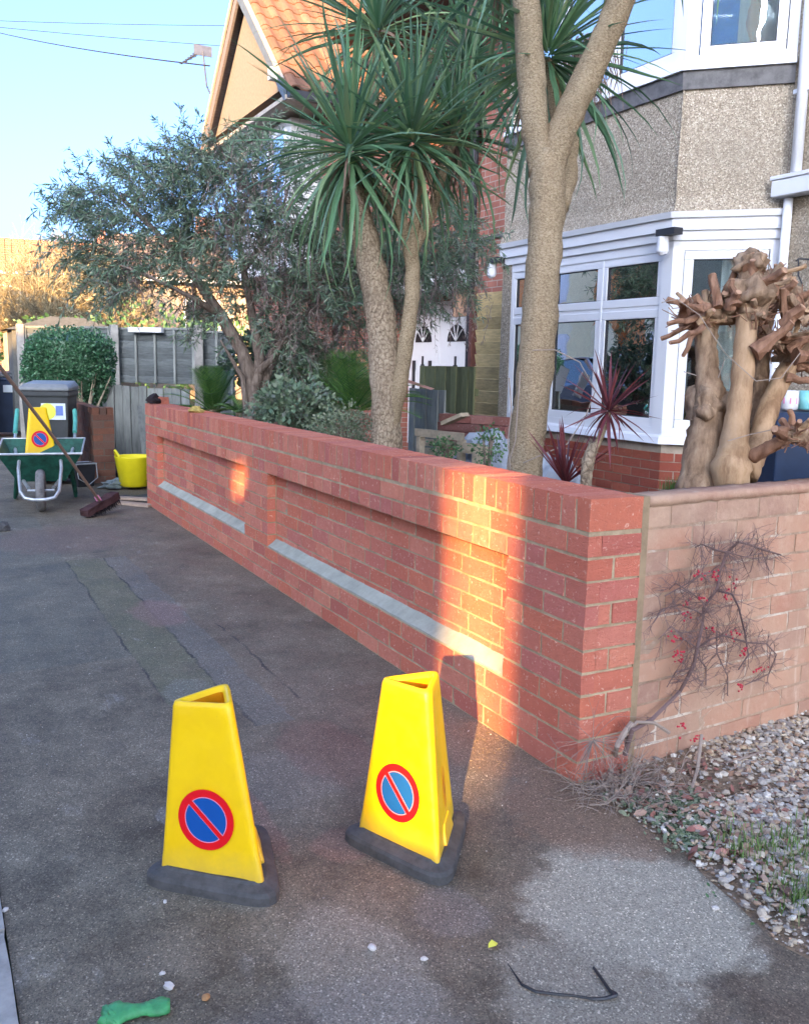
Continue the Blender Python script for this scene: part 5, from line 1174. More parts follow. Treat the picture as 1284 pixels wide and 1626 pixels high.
# ------------------------------------------------------------ generic plants
def bez(a, b, c, n): return [a*(1-t)**2+b*2*t*(1-t)+c*t*t for t in [i/n for i in range(n+1)]]
def twig_tree(mb, p, d, L, r, depth, rg, spread=.7, grav=0, k=3, seg=3, wob=.25, rr=None):
    pts = [p]; q = p; dd = d.copy()
    for i in range(seg):
        dd = (dd+Vector((rg.uniform(-wob, wob), rg.uniform(-wob, wob), rg.uniform(-wob, wob)-grav))).normalized(); q = q+dd*L/seg; pts.append(q)
    mb.tube(pts, [r*(1-.5*i/seg) for i in range(seg+1)], 5 if r > .006 else 3, False, r=rr if rr is not None else rg.uniform(.01, .99))
    if depth > 0:
        for j in range(k):
            t = rg.uniform(.35, 1); b = pts[min(seg, int(t*seg+.5))]
            nd = (dd+Vector((rg.gauss(0, 1), rg.gauss(0, 1), rg.gauss(0, 1))).normalized()*spread).normalized()
            twig_tree(mb, b, nd, L*rg.uniform(.5, .8), r*.55, depth-1, rg, spread, grav, k, seg, wob)

# red-berried shrub trained against the old wall
rg = random.Random(5)
sh = thing('berry_shrub', 'leafless wiry shrub with pinkish red berries spread against the old wall', 'shrub', (0.10, -.06, 0))
def w2(u, v, off=.05):   # crop pixel -> point a little in front of the old wall face
    u2, v2 = 900+u/2.904, 740+v/2.904; d = ray(u2, v2); n_ = Vector((-.07, 1, 0)).normalized(); t = ((Vector((.246, .012, 0))-n_*off-CAM).dot(n_))/d.dot(n_); return CAM+d*t-sh.location
stems = [([(265, 1330), (300, 1220), (390, 1170), (520, 1040), (580, 930), (600, 840), (625, 720), (630, 650)], .0085), ([(630, 650), (690, 570), (705, 480), (735, 400), (790, 350), (850, 365), (900, 385), (985, 410)], .006),
 ([(600, 840), (660, 800), (720, 780), (830, 815), (920, 820), (965, 870), (930, 960), (820, 1010)], .004), ([(690, 575), (760, 590), (790, 650), (820, 770), (835, 870), (790, 940)], .004),
 ([(625, 690), (600, 670), (520, 640), (440, 660), (400, 720)], .0035), ([(600, 840), (540, 800), (480, 740), (420, 800)], .003), ([(735, 400), (680, 385), (620, 360), (590, 375)], .0035), ([(700, 480), (620, 500), (540, 550), (450, 600)], .0035),
 ([(640, 640), (580, 590), (500, 540), (470, 570)], .003), ([(600, 880), (640, 930), (640, 1010)], .003), ([(580, 930), (500, 950), (460, 1020)], .003), ([(690, 760), (690, 860), (740, 970), (740, 1060)], .003), ([(740, 400), (820, 420), (900, 400), (930, 480)], .0025)]
mb = MB(); allp = []
for pp, r_ in stems:
    ps = [w2(u, v, .05+.03*math.sin(i*1.7)) for i, (u, v) in enumerate(pp)]; mb.tube(ps, [r_*(1-.5*i/len(ps)) for i in range(len(ps))], 6, jit=.15, r=rnd(.01, .99)); allp += [(ps[i].lerp(ps[i+1], t)) for i in range(len(ps)-1) for t in (0, .25, .5, .75)]
mb.build('stem', M['twigdark'], sh)
mb = MB(); ends = []
for p_ in allp:
    if p_.z < .22 and rg.random() < .6: continue
    for _ in range(2):
        d = Vector((rg.gauss(0, 1), -abs(rg.gauss(0, .35)), rg.gauss(0, 1))).normalized(); L = rg.uniform(.03, .085); twig_tree(mb, p_, d, L, .0014, 1, rg, .8, 0, 4, 2, .35); ends.append(p_+d*L*rg.uniform(.3, 1))
tag(mb.build('twigs', M['twigdark'], sh), kind='stuff')
mb = MB(); bm = bmesh.new(); bmesh.ops.create_icosphere(bm, subdivisions=1, radius=1); bv = [v.co.copy() for v in bm.verts]; bf = [tuple(v.index for v in f.verts) for f in bm.faces]; bm.free()
cl = [(605, 500), (680, 500), (770, 545), (620, 610), (550, 630), (550, 690), (655, 765), (760, 785), (495, 790), (510, 850), (520, 895), (810, 850), (800, 1020), (535, 1205), (600, 1260), (890, 940), (740, 600)]
for u, v in cl:
    for _ in range(rg.randint(5, 11)):
        c_ = w2(u+rg.gauss(0, 14), v+rg.gauss(0, 14), .06+rg.uniform(0, .03)); s_ = rg.uniform(.003, .0055); mb.add([c_+b*s_ for b in bv], bf)
tag(mb.build('berries', M['berry'], sh), kind='stuff')

# dry dead twigs heaped at the wall corner
rg = random.Random(8); mb = MB()
for _ in range(150):
    b = Vector((rg.gauss(.10, .085), rg.gauss(-.10, .055), .0)); a = rg.uniform(0, 6.28); e = rg.uniform(.05, 1.4); d = Vector((math.cos(a)*math.cos(e), math.sin(a)*math.cos(e)-.25, math.sin(e)*.9)).normalized()
    twig_tree(mb, b+Vector((0, 0, .01)), d, rg.uniform(.05, .17), rg.uniform(.0011, .0024), 1, rg, .6, .12, 3, 3, .3)
for (u0_, v0_, u1_, v1_) in ((560, 1165, 640, 1020), ):
    pass
tag(mb.build('dead_twigs', M['twiggrey']), 'tangle of dry grey twigs at the foot of the wall corner', None, None, 'stuff')
mb = MB(); c0 = onz(955, 1185, .12); rg = random.Random(18)
hub = Vector((0.02, -.05, .17))
for _ in range(34):
    d = Vector((rg.gauss(-.4, .8), rg.gauss(-.35, .3), rg.gauss(-.25, .45))).normalized(); twig_tree(mb, hub, d, rg.uniform(.06, .13), .0012, 1, rg, .5, .08, 2, 3, .15)
tag(mb.build('withered_flower_heads', M['twiggrey']), 'spray of thin withered stalks against the brick corner', 'dead plant')
mb = MB()
for pp, r_ in (([(300, 1185), (265, 1230), (230, 1290), (215, 1370), (190, 1450)], .010), ([(470, 1230), (400, 1185), (320, 1180), (270, 1240), (280, 1320)], .007), ([(620, 1240), (600, 1400), (570, 1500)], .006), ([(960, 1300), (820, 1345), (690, 1385)], .005), ([(240, 1520), (180, 1560), (105, 1565)], .003), ([(230, 1530), (260, 1450), (380, 1470), (300, 1530), (230, 1530)], .0028)):
    ps = []
    for i, (u, v) in enumerate(pp):
        u2, v2 = 900+u/2.904, 740+v/2.904; ps.append(ony(u2, v2, -.06-.035*(max(0, v-1300)/100)) if v < 1300 else onz(u2, v2, .02+.012*math.sin(i*2)))
    mb.tube(ps, [r_*(1-.08*i) for i in range(len(ps))], 6, jit=.2, r=rnd(.01, .99))
tag(mb.build('fallen_branches', M['twiggrey']), 'pale dead branches lying at the wall foot and over the gravel', 'branches')

# ------------------------------------------------------------ cordyline (cabbage palm) trees
def sword(L, w, droop, k, fold=.25, seg=7):
    b = MB(); rg = random.Random(k); pl_, pr2, pc = [], [], []; ang = 0; p = Vector((0, 0, 0))
    for i in range(seg+1):
        t = i/seg; ww = w*(min(1, .55+t*2.2) if t < .25 else 1)*max(0.02, (1-t**2.6)); 
        pc.append(p.copy()); pl_.append(p+Vector((-ww/2, 0, ww*fold))); pr2.append(p+Vector((ww/2, 0, ww*fold)))
        ang = -droop*(t**1.6); p = p+Vector((rg.uniform(-.01, .01)*L, math.cos(ang)*L/seg, math.sin(ang)*L/seg))
    vs = []
    for a, c_, d_ in zip(pl_, pc, pr2): vs += [a, c_, d_]
    b.add(vs, [q for i in range(seg) for q in ((3*i, 3*i+1, 3*i+4, 3*i+3), (3*i+1, 3*i+2, 3*i+5, 3*i+4))]); return b
LEAF = {}
def leaf_mesh(mat, kinds):
    key = mat.name+str(kinds)
    if key not in LEAF: LEAF[key] = [sword(L, w, dr, i+5).mesh('leaf', mat) for i, (L, w, dr) in enumerate(kinds)]
    return LEAF[key]
def orient(p, d, roll=0.0, s=1.0):
    y = d.normalized(); x = y.cross(Vector((0, 0, 1)))
    if x.length < .05: x = Vector((1, 0, 0))
    x.normalize(); z = x.cross(y); Mx = Matrix((x, y, z)).transposed().to_4x4() @ Matrix.Rotation(roll, 4, 'Y') @ Matrix.Scale(s, 4); Mx.translation = p; return Mx
def leaf_head(root, c, n, mats, rg, up=Vector((0, 0, 1)), scale=1.0, lim=None, minel=-60, maxel=88, dead=0.0):
    """n sword leaves radiating from c"""
    fresh = leaf_mesh(mats[0], ((.68, .029, .06), (.72, .032, .25), (.72, .030, .6), (.78, .031, 1.15)))
    deadm = leaf_mesh(mats[1], ((.50, .024, .9), (.42, .020, 1.5)))
    for i in range(n):
        t = (i+.5)/n; el = maxel+(minel-maxel)*(t**.95)+rg.gauss(0, 7); az = i*2.39996+rg.uniform(-.25, .25)
        d = Vector((math.cos(az)*math.cos(R(el)), math.sin(az)*math.cos(R(el)), math.sin(R(el))))
        d = (d+up*.0).normalized(); k = 0 if el > 40 else (1 if el > 5 else (2 if el > -25 else 3))
        isdead = el < minel+42 and rg.random() < dead
        me = rg.choice(deadm) if isdead else fresh[k if rg.random() < .7 else rg.randint(0, 3)]
        Mx = orient(c+up*(.10*(1-t)-.05)+d*.03, d, rg.gauss(0, .35), scale*rg.uniform(.72, 1.1))
        if lim[0] > 0: lim[0] -= 1; linkmesh('leaf', me, root, Matrix.Translation(-root.location) @ Mx)
        else: lim[1].add([(Mx @ v.co)-root.location for v in me.vertices], [tuple(p_.vertices) for p_ in me.polygons], 0 if not isdead else 1, rg.uniform(.01, .99))
def trunk(root, pts, radii, mat, name='trunk', n=18, jit=.05, sub=7):
    ps, rs = [], []
    for i in range(len(pts)-1):
        for k in range(sub): t = k/sub; ps.append(pts[i].lerp(pts[i+1], t)+Vector((rnd(-1, 1), rnd(-1, 1), 0))*radii[i]*.04); rs.append((radii[i]*(1-t)+radii[i+1]*t)*rnd(.94, 1.05))
    ps.append(pts[-1]); rs.append(radii[-1]); mb = MB(); mb.tube([p_-root.location for p_ in ps], rs, n, jit=jit); return mb.build(name, mat, root, True)

DA = 4.2
rA = at(832, 790, DA); tA = thing('cordyline_tree', 'large forked cordyline palm with pale corky trunk in front of the bay', 'palm tree', (rA.x, rA.y, 0.1))
trunk(tA, [Vector((rA.x, rA.y, .05)), at(831, 750, DA), at(842, 650, DA), at(853, 560, DA), at(862, 420, DA), at(870, 320, DA), at(868, 245, DA)], [.088, .082, .083, .084, .082, .083, .080], M['cbark'])
trunk(tA, [at(862, 275, DA), at(850, 210, DA), at(843, 120, DA), at(836, 0, DA), at(832, -120, DA), at(828, -230, DA+.1)], [.062, .066, .068, .063, .06, .055], M['cbark'], 'branch')
trunk(tA, [at(872, 275, DA), at(892, 205, DA-.03), at(935, 115, DA-.08), at(980, 15, DA-.15), at(1020, -95, DA-.2), at(1040, -160, DA-.2)], [.062, .068, .066, .064, .06, .055], M['cbark'], 'branch')
trunk(tA, [at(886, 330, DA+.05), at(898, 280, DA+.14), at(900, 225, DA+.18), at(880, 160, DA+.3), at(868, 100, DA+.38)], [.05, .058, .055, .04, .035], M['cbark'], 'branch')
lim = [300, MB()]; rg = random.Random(31)
leaf_head(tA, at(870, 88, DA+.36), 170, (M['cord'], M['deadleaf']), rg, lim=lim, minel=-84, scale=.98, dead=.5)
leaf_head(tA, at(800, -60, DA+.5), 75, (M['cord'], M['deadleaf']), rg, lim=lim, minel=-72, scale=1.0, dead=.3)
leaf_head(tA, at(828, -250, DA+.1), 80, (M['cord'], M['deadleaf']), rg, lim=lim, minel=-60, scale=1.0)
leaf_head(tA, at(1044, -190, DA-.2), 80, (M['cord'], M['deadleaf']), rg, lim=lim, minel=-40, scale=1.0)
if lim[1].v: tag(lim[1].build('foliage', [M['cord'], M['deadleaf']], tA), kind='stuff')
# hanging dead leaves beside the right limb
mb = MB()
for _ in range(230):
    p_ = at(1030, -30, DA-.15)+Vector((rg.gauss(0, .07), rg.gauss(0, .07), rg.uniform(-.02, .16))); L = rg.uniform(.18, .42); d = Vector((rg.gauss(0, .3), rg.gauss(0, .3), -1)).normalized()
    q = p_+d*L*.5; e = q+Vector((rg.gauss(0, .05), rg.gauss(0, .05), -L*.5)); s_ = rdir()*.004; mb.strip([p_, q, e], [.0045, .004, .001], rdir(), 0, rg.uniform(.01, .99))
tag(mb.build('dead_leaf_skirt', M['deadleaf'], tA), kind='stuff')
# young ivy stems on the trunk
mb = MB()
for pp in ([(812, 770), (806, 700), (812, 650), (808, 600)], [(830, 735), (900, 705), (930, 660), (945, 620), (920, 575), (880, 555), (845, 556)], [(800, 760), (818, 700), (822, 640), (826, 590)]):
    mb.tube([at(u, v, DA-.10-.03*math.sin(i)) for i, (u, v) in enumerate(pp)], .0028, 5)
tag(mb.build('climbing_stem', M['twiggrey']), 'thin looping climber stems on the big palm trunk', 'climber')

DB = 5.6
rB = at(612, 740, DB); tB = thing('cordyline_tree', 'twin-stemmed cordyline palm with dense green heads left of centre', 'palm tree', (rB.x, rB.y, 0.1))
trunk(tB, [Vector((rB.x, rB.y, .05)), at(614, 705, DB), at(613, 620, DB), at(604, 500, DB), at(590, 430, DB), at(574, 355, DB), at(560, 300, DB), at(552, 262, DB)], [.10, .092, .094, .092, .090, .082, .06, .045], M['cbark2'])
trunk(tB, [at(612, 700, DB-.02), at(632, 620, DB-.04), at(645, 540, DB-.04), at(654, 470, DB-.02), at(655, 425, DB), at(650, 375, DB)], [.05, .052, .050, .046, .046, .048], M['cbark'], 'second_stem')
trunk(tB, [at(650, 392, DB), at(636, 345, DB), at(610, 312, DB+.05), at(588, 288, DB+.1)], [.04, .038, .034, .03], M['cbark'], 'branch')
trunk(tB, [at(652, 392, DB), at(660, 340, DB), at(664, 290, DB-.05), at(655, 240, DB-.05)], [.036, .034, .03, .028], M['cbark'], 'branch')
trunk(tB, [at(656, 400, DB), at(684, 340, DB+.05), at(700, 280, DB+.1), at(712, 235, DB+.15)], [.034, .034, .032, .028], M['cbark'], 'branch')
lim = [300, MB()]; rg = random.Random(77)
leaf_head(tB, at(655, 222, DB-.05), 170, (M['cord'], M['deadleaf']), rg, lim=lim, minel=-74, scale=1.02, dead=.25)
leaf_head(tB, at(556, 238, DB-.1), 170, (M['cord'], M['deadleaf']), rg, lim=lim, minel=-68, scale=1.12, dead=.25)
leaf_head(tB, at(600, 50, DB+.3), 130, (M['cord'], M['deadleaf']), rg, lim=lim, minel=-50, scale=1.05, dead=.1)
leaf_head(tB, at(722, 215, DB+.3), 100, (M['cord'], M['deadleaf']), rg, lim=lim, minel=-78, scale=1.0, dead=.6)
leaf_head(tB, at(745, 95, DB+.5), 120, (M['cord'], M['deadleaf']), rg, lim=lim, minel=-75, scale=1.05, dead=.6)
trunk(tB, [at(705, 260, DB+.12), at(735, 180, DB+.35), at(745, 110, DB+.5)], [.03, .03, .028], M['cbark'], 'branch')
trunk(tB, [at(575, 330, DB+.05), at(592, 200, DB+.25), at(600, 70, DB+.3)], [.035, .03, .028], M['cbark'], 'branch')
if lim[1].v: tag(lim[1].build('foliage', [M['cord'], M['deadleaf']], tB), kind='stuff')

# small red cordyline
rC = at(926, 800, 3.35); tC = thing('red_cordyline', 'small cordyline with dark red spiky leaves behind the wall corner', 'plant', (rC.x, rC.y, .1))
trunk(tC, [Vector((rC.x, rC.y, .1)), at(930, 765, 3.35), at(934, 730, 3.35), at(942, 706, 3.36)], [.024, .022, .024, .018], M['cbark2'], 'stem', 10)
trunk(tC, [at(934, 730, 3.35), at(950, 700, 3.37), at(962, 672, 3.38), at(966, 655, 3.38)], [.016, .013, .011, .010], M['cbark'], 'branch', 8)
rg = random.Random(3); rl = [sword(L, w, dr, i).mesh('leaf', M['redleaf']) for i, (L, w, dr) in enumerate(((.21, .013, .1), (.19, .012, .5), (.17, .010, 1.1)))]
c_ = at(966, 652, 3.38)
for i in range(44):
    t = (i+.5)/44; el = 84-150*t; az = i*2.4; d = Vector((math.cos(az)*math.cos(R(el)), math.sin(az)*math.cos(R(el)), math.sin(R(el)))); linkmesh('leaf', rl[0 if el > 10 else rg.randint(0, 2)], tC, Matrix.Translation(-tC.location) @ orient(c_+d*.008, d, rg.gauss(0, .3), rg.uniform(.8, 1.15)))
c_ = at(897, 770, 3.6); tD = thing('red_cordyline', 'low clump of purple spiky leaves beside the big trunk base', 'plant', (c_.x, c_.y, .1))
for i in range(26):
    el = rg.uniform(35, 85); az = rg.uniform(0, 6.28); d = Vector((math.cos(az)*math.cos(R(el)), math.sin(az)*math.cos(R(el)), math.sin(R(el)))); linkmesh('leaf', rl[0], tD, Matrix.Translation(-tD.location) @ orient(c_, d, rg.gauss(0, .3), rg.uniform(.9, 1.4)))

# ------------------------------------------------------------ pollarded tree
DP = 3.65; rP = at(1135, 800, DP); tP = thing('pollarded_tree', 'hard-pruned pollarded tree with smooth brown stems and stubby cut ends', 'tree', (rP.x, rP.y, .1)); rg = random.Random(12)
def pts(*a): return [at(u, v, D) for u, v, D in a]
trunk(tP, pts((1108, 830, DP), (1108, 775, DP), (1118, 705, DP), (1128, 640, DP), (1124, 600, DP), (1120, 545, DP), (1122, 505, DP)), [.098, .086, .074, .068, .048, .043, .055], M['pbark'])
trunk(tP, pts((1165, 800, DP-.1), (1160, 745, DP-.12), (1165, 700, DP-.12), (1176, 620, DP-.12), (1182, 550, DP-.12), (1186, 500, DP-.12), (1190, 470, DP-.12)), [.05, .078, .052, .044, .042, .041, .052], M['pwood'], 'stem')
trunk(tP, pts((1178, 752, DP-.05), (1205, 700, DP), (1222, 640, DP+.03), (1246, 592, DP+.05), (1268, 556, DP+.05)), [.062, .046, .041, .038, .040], M['pwood'], 'stem')
trunk(tP, pts((1165, 745, DP), (1195, 680, DP+.12), (1208, 600, DP+.15), (1212, 520, DP+.15), (1225, 460, DP+.15)), [.06, .038, .034, .034, .042], M['pbark'], 'stem')
trunk(tP, pts((1195, 725, DP-.15), (1225, 708, DP-.22), (1252, 695, DP-.25), (1268, 690, DP-.25)), [.03, .024, .024, .03], M['pstub'], 'stem')
trunk(tP, pts((1188, 500, DP-.12), (1192, 470, DP-.12), (1190, 440, DP-.12), (1192, 412, DP-.12)), [.05, .048, .044, .040], M['pbark'], 'stem')
def knob(u, v, D, s, seed): 
    s *= 1.2; o = lump('burl', None, None, at(u, v, D)-tP.location, (s, s, s*.85), M['pbark'], seed, n=3, amp=.42, parent=tP)
    o.data.polygons.foreach_set('use_smooth', [True]*len(o.data.polygons))
for i, (u, v, D, s) in enumerate(((1122, 500, DP, .072), (1108, 512, DP, .05), (1190, 470, DP-.12, .075), (1192, 420, DP-.12, .050), (1226, 455, DP+.15, .06), (1262, 560, DP+.05, .07), (1265, 692, DP-.25, .035), (1245, 470, DP+.1, .055), (1160, 490, DP-.05, .05), (1128, 650, DP, .080))): knob(u, v, D, s, i+2)
def stub(a, b, r0_, r1_, mat='pstub'):
    L_ = (b-a).length; b = b+rdir()*L_*.16; mb = MB(); q_ = [a.lerp(b, t)+rdir()*L_*.05 for t in (0, .25, .5, .75)]+[b]; f_ = rg.uniform(.9, 1.5); mb.tube([x-tP.location for x in q_], [r0_*f_*1.25, r0_*f_, r0_*.95*rg.uniform(.85, 1.2), r1_*rg.uniform(.9, 1.3), r1_], 8, jit=.2); s_ = mb.build('stub', M[mat], tP)
    mb = MB(); d = (b-a).normalized(); mb.tube([b-tP.location+d*.0005, b-tP.location+d*.003], r1_*.88, 8); mb.build('cut_end', M['cutwood'], s_)
def px(u, v, D): return at(u, v, D)
manual = [((1120, 500), (1062, 478), .018), ((1120, 505), (1050, 510), .012), ((1115, 510), (1054, 540), .012), ((1118, 500), (1080, 520), .02), ((1125, 495), (1100, 470), .02), ((1130, 495), (1160, 470), .022), ((1120, 520), (1062, 555), .010),
 ((1140, 490), (1136, 442), .026), ((1150, 480), (1158, 432), .022), ((1165, 485), (1165, 440), .016), ((1185, 440), (1180, 410), .030), ((1198, 440), (1204, 412), .028), ((1190, 430), (1195, 405), .030),
 ((1215, 470), (1205, 440), .018), ((1225, 470), (1232, 438), .024), ((1238, 470), (1262, 450), .024), ((1245, 490), (1280, 470), .026), ((1225, 490), (1250, 470), .022), ((1200, 560), (1245, 510), .030), ((1245, 515), (1275, 480), .026), ((1250, 520), (1252, 460), .018),
 ((1255, 555), (1290, 530), .026), ((1262, 565), (1295, 560), .028), ((1260, 575), (1295, 590), .022), ((1250, 600), (1290, 600), .02), ((1262, 690), (1258, 655), .016), ((1262, 692), (1285, 700), .012), ((1262, 696), (1280, 712), .010), ((1150, 500), (1200, 480), .02), ((1170, 505), (1210, 495), .022),
 ((1140, 505), (1180, 500), .018), ((1118, 490), (1090, 480), .014), ((1110, 515), (1075, 565), .01)]
for (a, b, r_) in manual: D = DP-.05+rg.uniform(-.12, .12); stub(px(a[0], a[1], D), px(b[0], b[1], D+rg.uniform(-.06, .06)), r_*.5+.006, r_*.45+.004)
mb = MB(); hubs = [(1110, 508, DP), (1122, 500, DP), (1160, 488, DP-.05), (1190, 465, DP-.1), (1240, 480, DP+.1), (1265, 560, DP+.05), (1266, 692, DP-.25), (1225, 450, DP+.12), (1275, 500, DP), (1095, 500, DP), (1200, 500, DP-.12), (1225, 540, DP)]
for i in range(75):
    u, v, D = hubs[i % len(hubs)]; c_ = at(u+rg.gauss(0, 8), v+rg.gauss(0, 8), D-.03+rg.gauss(0, .03)); d = rdir(); d.z = abs(d.z)*.8+.1; d.normalize(); d.y -= .25; r_ = rg.uniform(.006, .016); stub(c_, c_+d*rg.uniform(.05, .12), r_*1.15, r_, rg.choice(['pstub', 'pbark', 'pwood']))
for i in range(520):
    u, v, D = hubs[i % len(hubs)]; c_ = at(u+rg.gauss(0, 9), v+rg.gauss(0, 9), D+rg.gauss(0, .03)); d = rdir(); d.z = d.z*.8+.15; d.normalize(); L = rg.uniform(.03, .10); r_ = rg.uniform(.0018, .005)
    mb.tube([c_-tP.location, c_+d*L*.5+rdir()*.006-tP.location, c_+d*L-tP.location], [r_, r_*.8, r_*.6], 5, r=rg.uniform(.01, .99))
tag(mb.build('pruned_twigs', M['pstub'], tP), kind='stuff')
mb = MB()
for pp in ([(1050, 480), (1075, 475), (1110, 500), (1150, 560), (1200, 605), (1240, 600), (1270, 560)], [(1155, 700), (1190, 690), (1235, 680)], [(1085, 590), (1105, 596)], [(1140, 600), (1150, 570)]): mb.tube([at(u, v, DP-.2) for u, v in pp], .0019, 5)
mb.v = [tuple(Vector(v)-tP.location) for v in mb.v]; mb.build('loose_cane', M['twiggrey'], tP)

# ------------------------------------------------------------ bottlebrush-like evergreen
rE = at(402, 690, 7.5); tE = thing('evergreen_tree', 'large feathery grey-green evergreen with several stems and drooping dry twigs', 'tree', (rE.x, rE.y, .1)); rg = random.Random(44)
DE = 7.5
limbs = [([(398, 690, 0), (400, 640, 0), (398, 600, 0), (385, 560, -.05), (350, 500, -.1), (310, 440, -.15), (250, 370, -.2), (190, 310, -.2)], .085), ([(412, 690, .05), (410, 640, .05), (418, 600, .05), (435, 560, .1), (470, 520, .2), (520, 460, .3), (570, 380, .4), (620, 330, .5)], .075),
 ([(392, 660, -.05), (385, 600, -.1), (365, 565, -.2), (350, 540, -.2)], .03), ([(405, 620, .0), (412, 570, .0), (400, 500, .05), (385, 420, .1), (370, 330, .1), (350, 270, .1)], .055), ([(400, 600, 0), (440, 560, -.1), (450, 540, -.15)], .035), ([(418, 600, .1), (450, 520, .4), (500, 430, .6), (530, 330, .7)], .045),
 ([(350, 500, -.1), (300, 470, -.4), (240, 440, -.5), (190, 420, -.55)], .028), ([(385, 430, .1), (440, 360, .0), (460, 290, .0)], .03), ([(520, 460, .3), (600, 430, .5), (690, 420, .8)], .03)]
tips = []
for pp, r_ in limbs:
    ps = [at(u, v, DE+dz) for u, v, dz in pp]; trunk(tE, ps, [max(.008, r_*(1-.82*i/(len(ps)-1))) for i in range(len(ps))], M['ebark'], 'trunk' if r_ > .07 else 'limb', 9, .12, 3)
    tips += ps[2:]
blobs = [((165, 320), 55, 45), ((235, 300), 60, 50), ((300, 290), 60, 50), ((200, 390), 55, 60), ((270, 370), 65, 60), ((340, 330), 70, 70), ((400, 290), 70, 60), ((330, 420), 70, 60), ((400, 400), 80, 80), ((460, 360), 70, 80), ((470, 450), 80, 70), ((530, 420), 70, 90), ((230, 440), 40, 40), ((600, 400), 70, 70), ((660, 400), 70, 55), ((720, 400), 40, 40), ((540, 330), 60, 60), ((420, 250), 30, 30), ((420, 500), 60, 50), ((350, 480), 45, 40), ((560, 500), 50, 40), ((700, 440), 40, 25), ((500, 270), 50, 40), ((140, 380), 30, 35), ((175, 440), 25, 30), ((320, 280), 35, 25), ((690, 350), 45, 45), ((470, 560), 50, 55), ((430, 615), 30, 40), ((520, 590), 45, 55), ((495, 640), 35, 35), ((640, 450), 50, 40)]
mbL, mbD, mbT = MB(), MB(), MB()
def spray(p, d, L, nl, ll, mb_, grav, lw_=.0045, rr=None):
    seg = 6; q = p; dd = d.copy(); pts_ = [p]
    for i in range(seg): dd = (dd+Vector((0, 0, -grav))+rdir()*.12).normalized(); q = q+dd*L/seg; pts_.append(q)
    mbT.strip(pts_, [.0022]*len(pts_), rdir(), 0, rg.uniform(.01, .99))
    for i in range(nl):
        t = rg.uniform(.12, 1)*seg; k = min(seg-1, int(t)); b = pts_[k].lerp(pts_[k+1], t-k); ax = (pts_[k+1]-pts_[k]).normalized(); out = (ax*.8+rdir()).normalized(); e = b+out*ll*rg.uniform(.6, 1.15)+Vector((0, 0, -.006)); s_ = out.cross(rdir()).normalized()*lw_
        m_ = b.lerp(e, .5); mb_.add([b, m_+s_, e, m_-s_], [(0, 1, 2, 3)], 0, (rr or rg.uniform(.01, .99)))
for (u, v), ru, rv in blobs:
    w = ru*rv/3600; n_ = int(54*w)
    for _ in range(n_):
        while True:
            a, b, c_ = rg.uniform(-1, 1), rg.uniform(-1, 1), rg.uniform(-1, 1)
            if a*a+b*b+c_*c_ < 1: break
        p_ = at(u+a*ru, v+b*rv, DE+c_*.55+(.35 if u > 480 else 0)+(.0 if u > 250 else -.25)); cen = at(400, 520, DE); out = (p_-cen).normalized()
        d = (out+rdir()*.9+Vector((0, 0, .1))).normalized(); spray(p_, d, rg.uniform(.26, .52), 46, .078, mbL, rg.uniform(.08, .34), .0056)
# feathery outer shoots on the left skyline
for (u, v, u2, v2) in ((200, 330, 118, 272), (190, 350, 105, 350), (230, 310, 165, 262), (270, 300, 195, 245), (330, 280, 303, 205), (300, 290, 250, 240), (200, 380, 130, 330), (180, 400, 112, 385), (360, 260, 340, 225), (240, 330, 140, 300), (185, 430, 140, 440), (170, 395, 130, 415), (290, 300, 270, 235)):
    a, b = at(u, v, DE-.2), at(u2, v2, DE-.3); m_ = a.lerp(b, .5)+Vector((0, 0, .05)); L = (b-a).length
    mbT.tube([a, m_, b], [.006, .004, .002], 4, r=.3)
    for t in [i/9 for i in range(10)]:
        q = bez(a, m_, b, 10)[int(t*10)]; spray(q, ((b-a).normalized()+rdir()*.55).normalized(), .15, 22, .045, mbL, .03)
for _ in range(620):   # hanging dry twigs
    u, v = rg.choice([(380, 260), (360, 300), (400, 350), (430, 380), (460, 420), (350, 400), (500, 440), (520, 480), (400, 230), (480, 480), (580, 450), (640, 430), (540, 400), (200, 400), (230, 420), (420, 300), (720, 430), (510, 520)]); p_ = at(u+rg.gauss(0, 30), v+rg.gauss(0, 25), DE-.35+rg.uniform(-.25, .5)+(.2 if u > 480 else 0))
    spray(p_, Vector((rg.gauss(0, .35), rg.gauss(0, .35), -1)).normalized(), rg.uniform(.2, .45), 16, .05, mbD, .25, .0035)
for o_, nm, mt in ((mbL, 'foliage', 'evleaf'), (mbD, 'dry_foliage', 'evdead'), (mbT, 'twigs', 'twigdark')):
    o_.v = [tuple(Vector(v)-tE.location) for v in o_.v]; tag(o_.build(nm, M[mt], tE), kind='stuff')

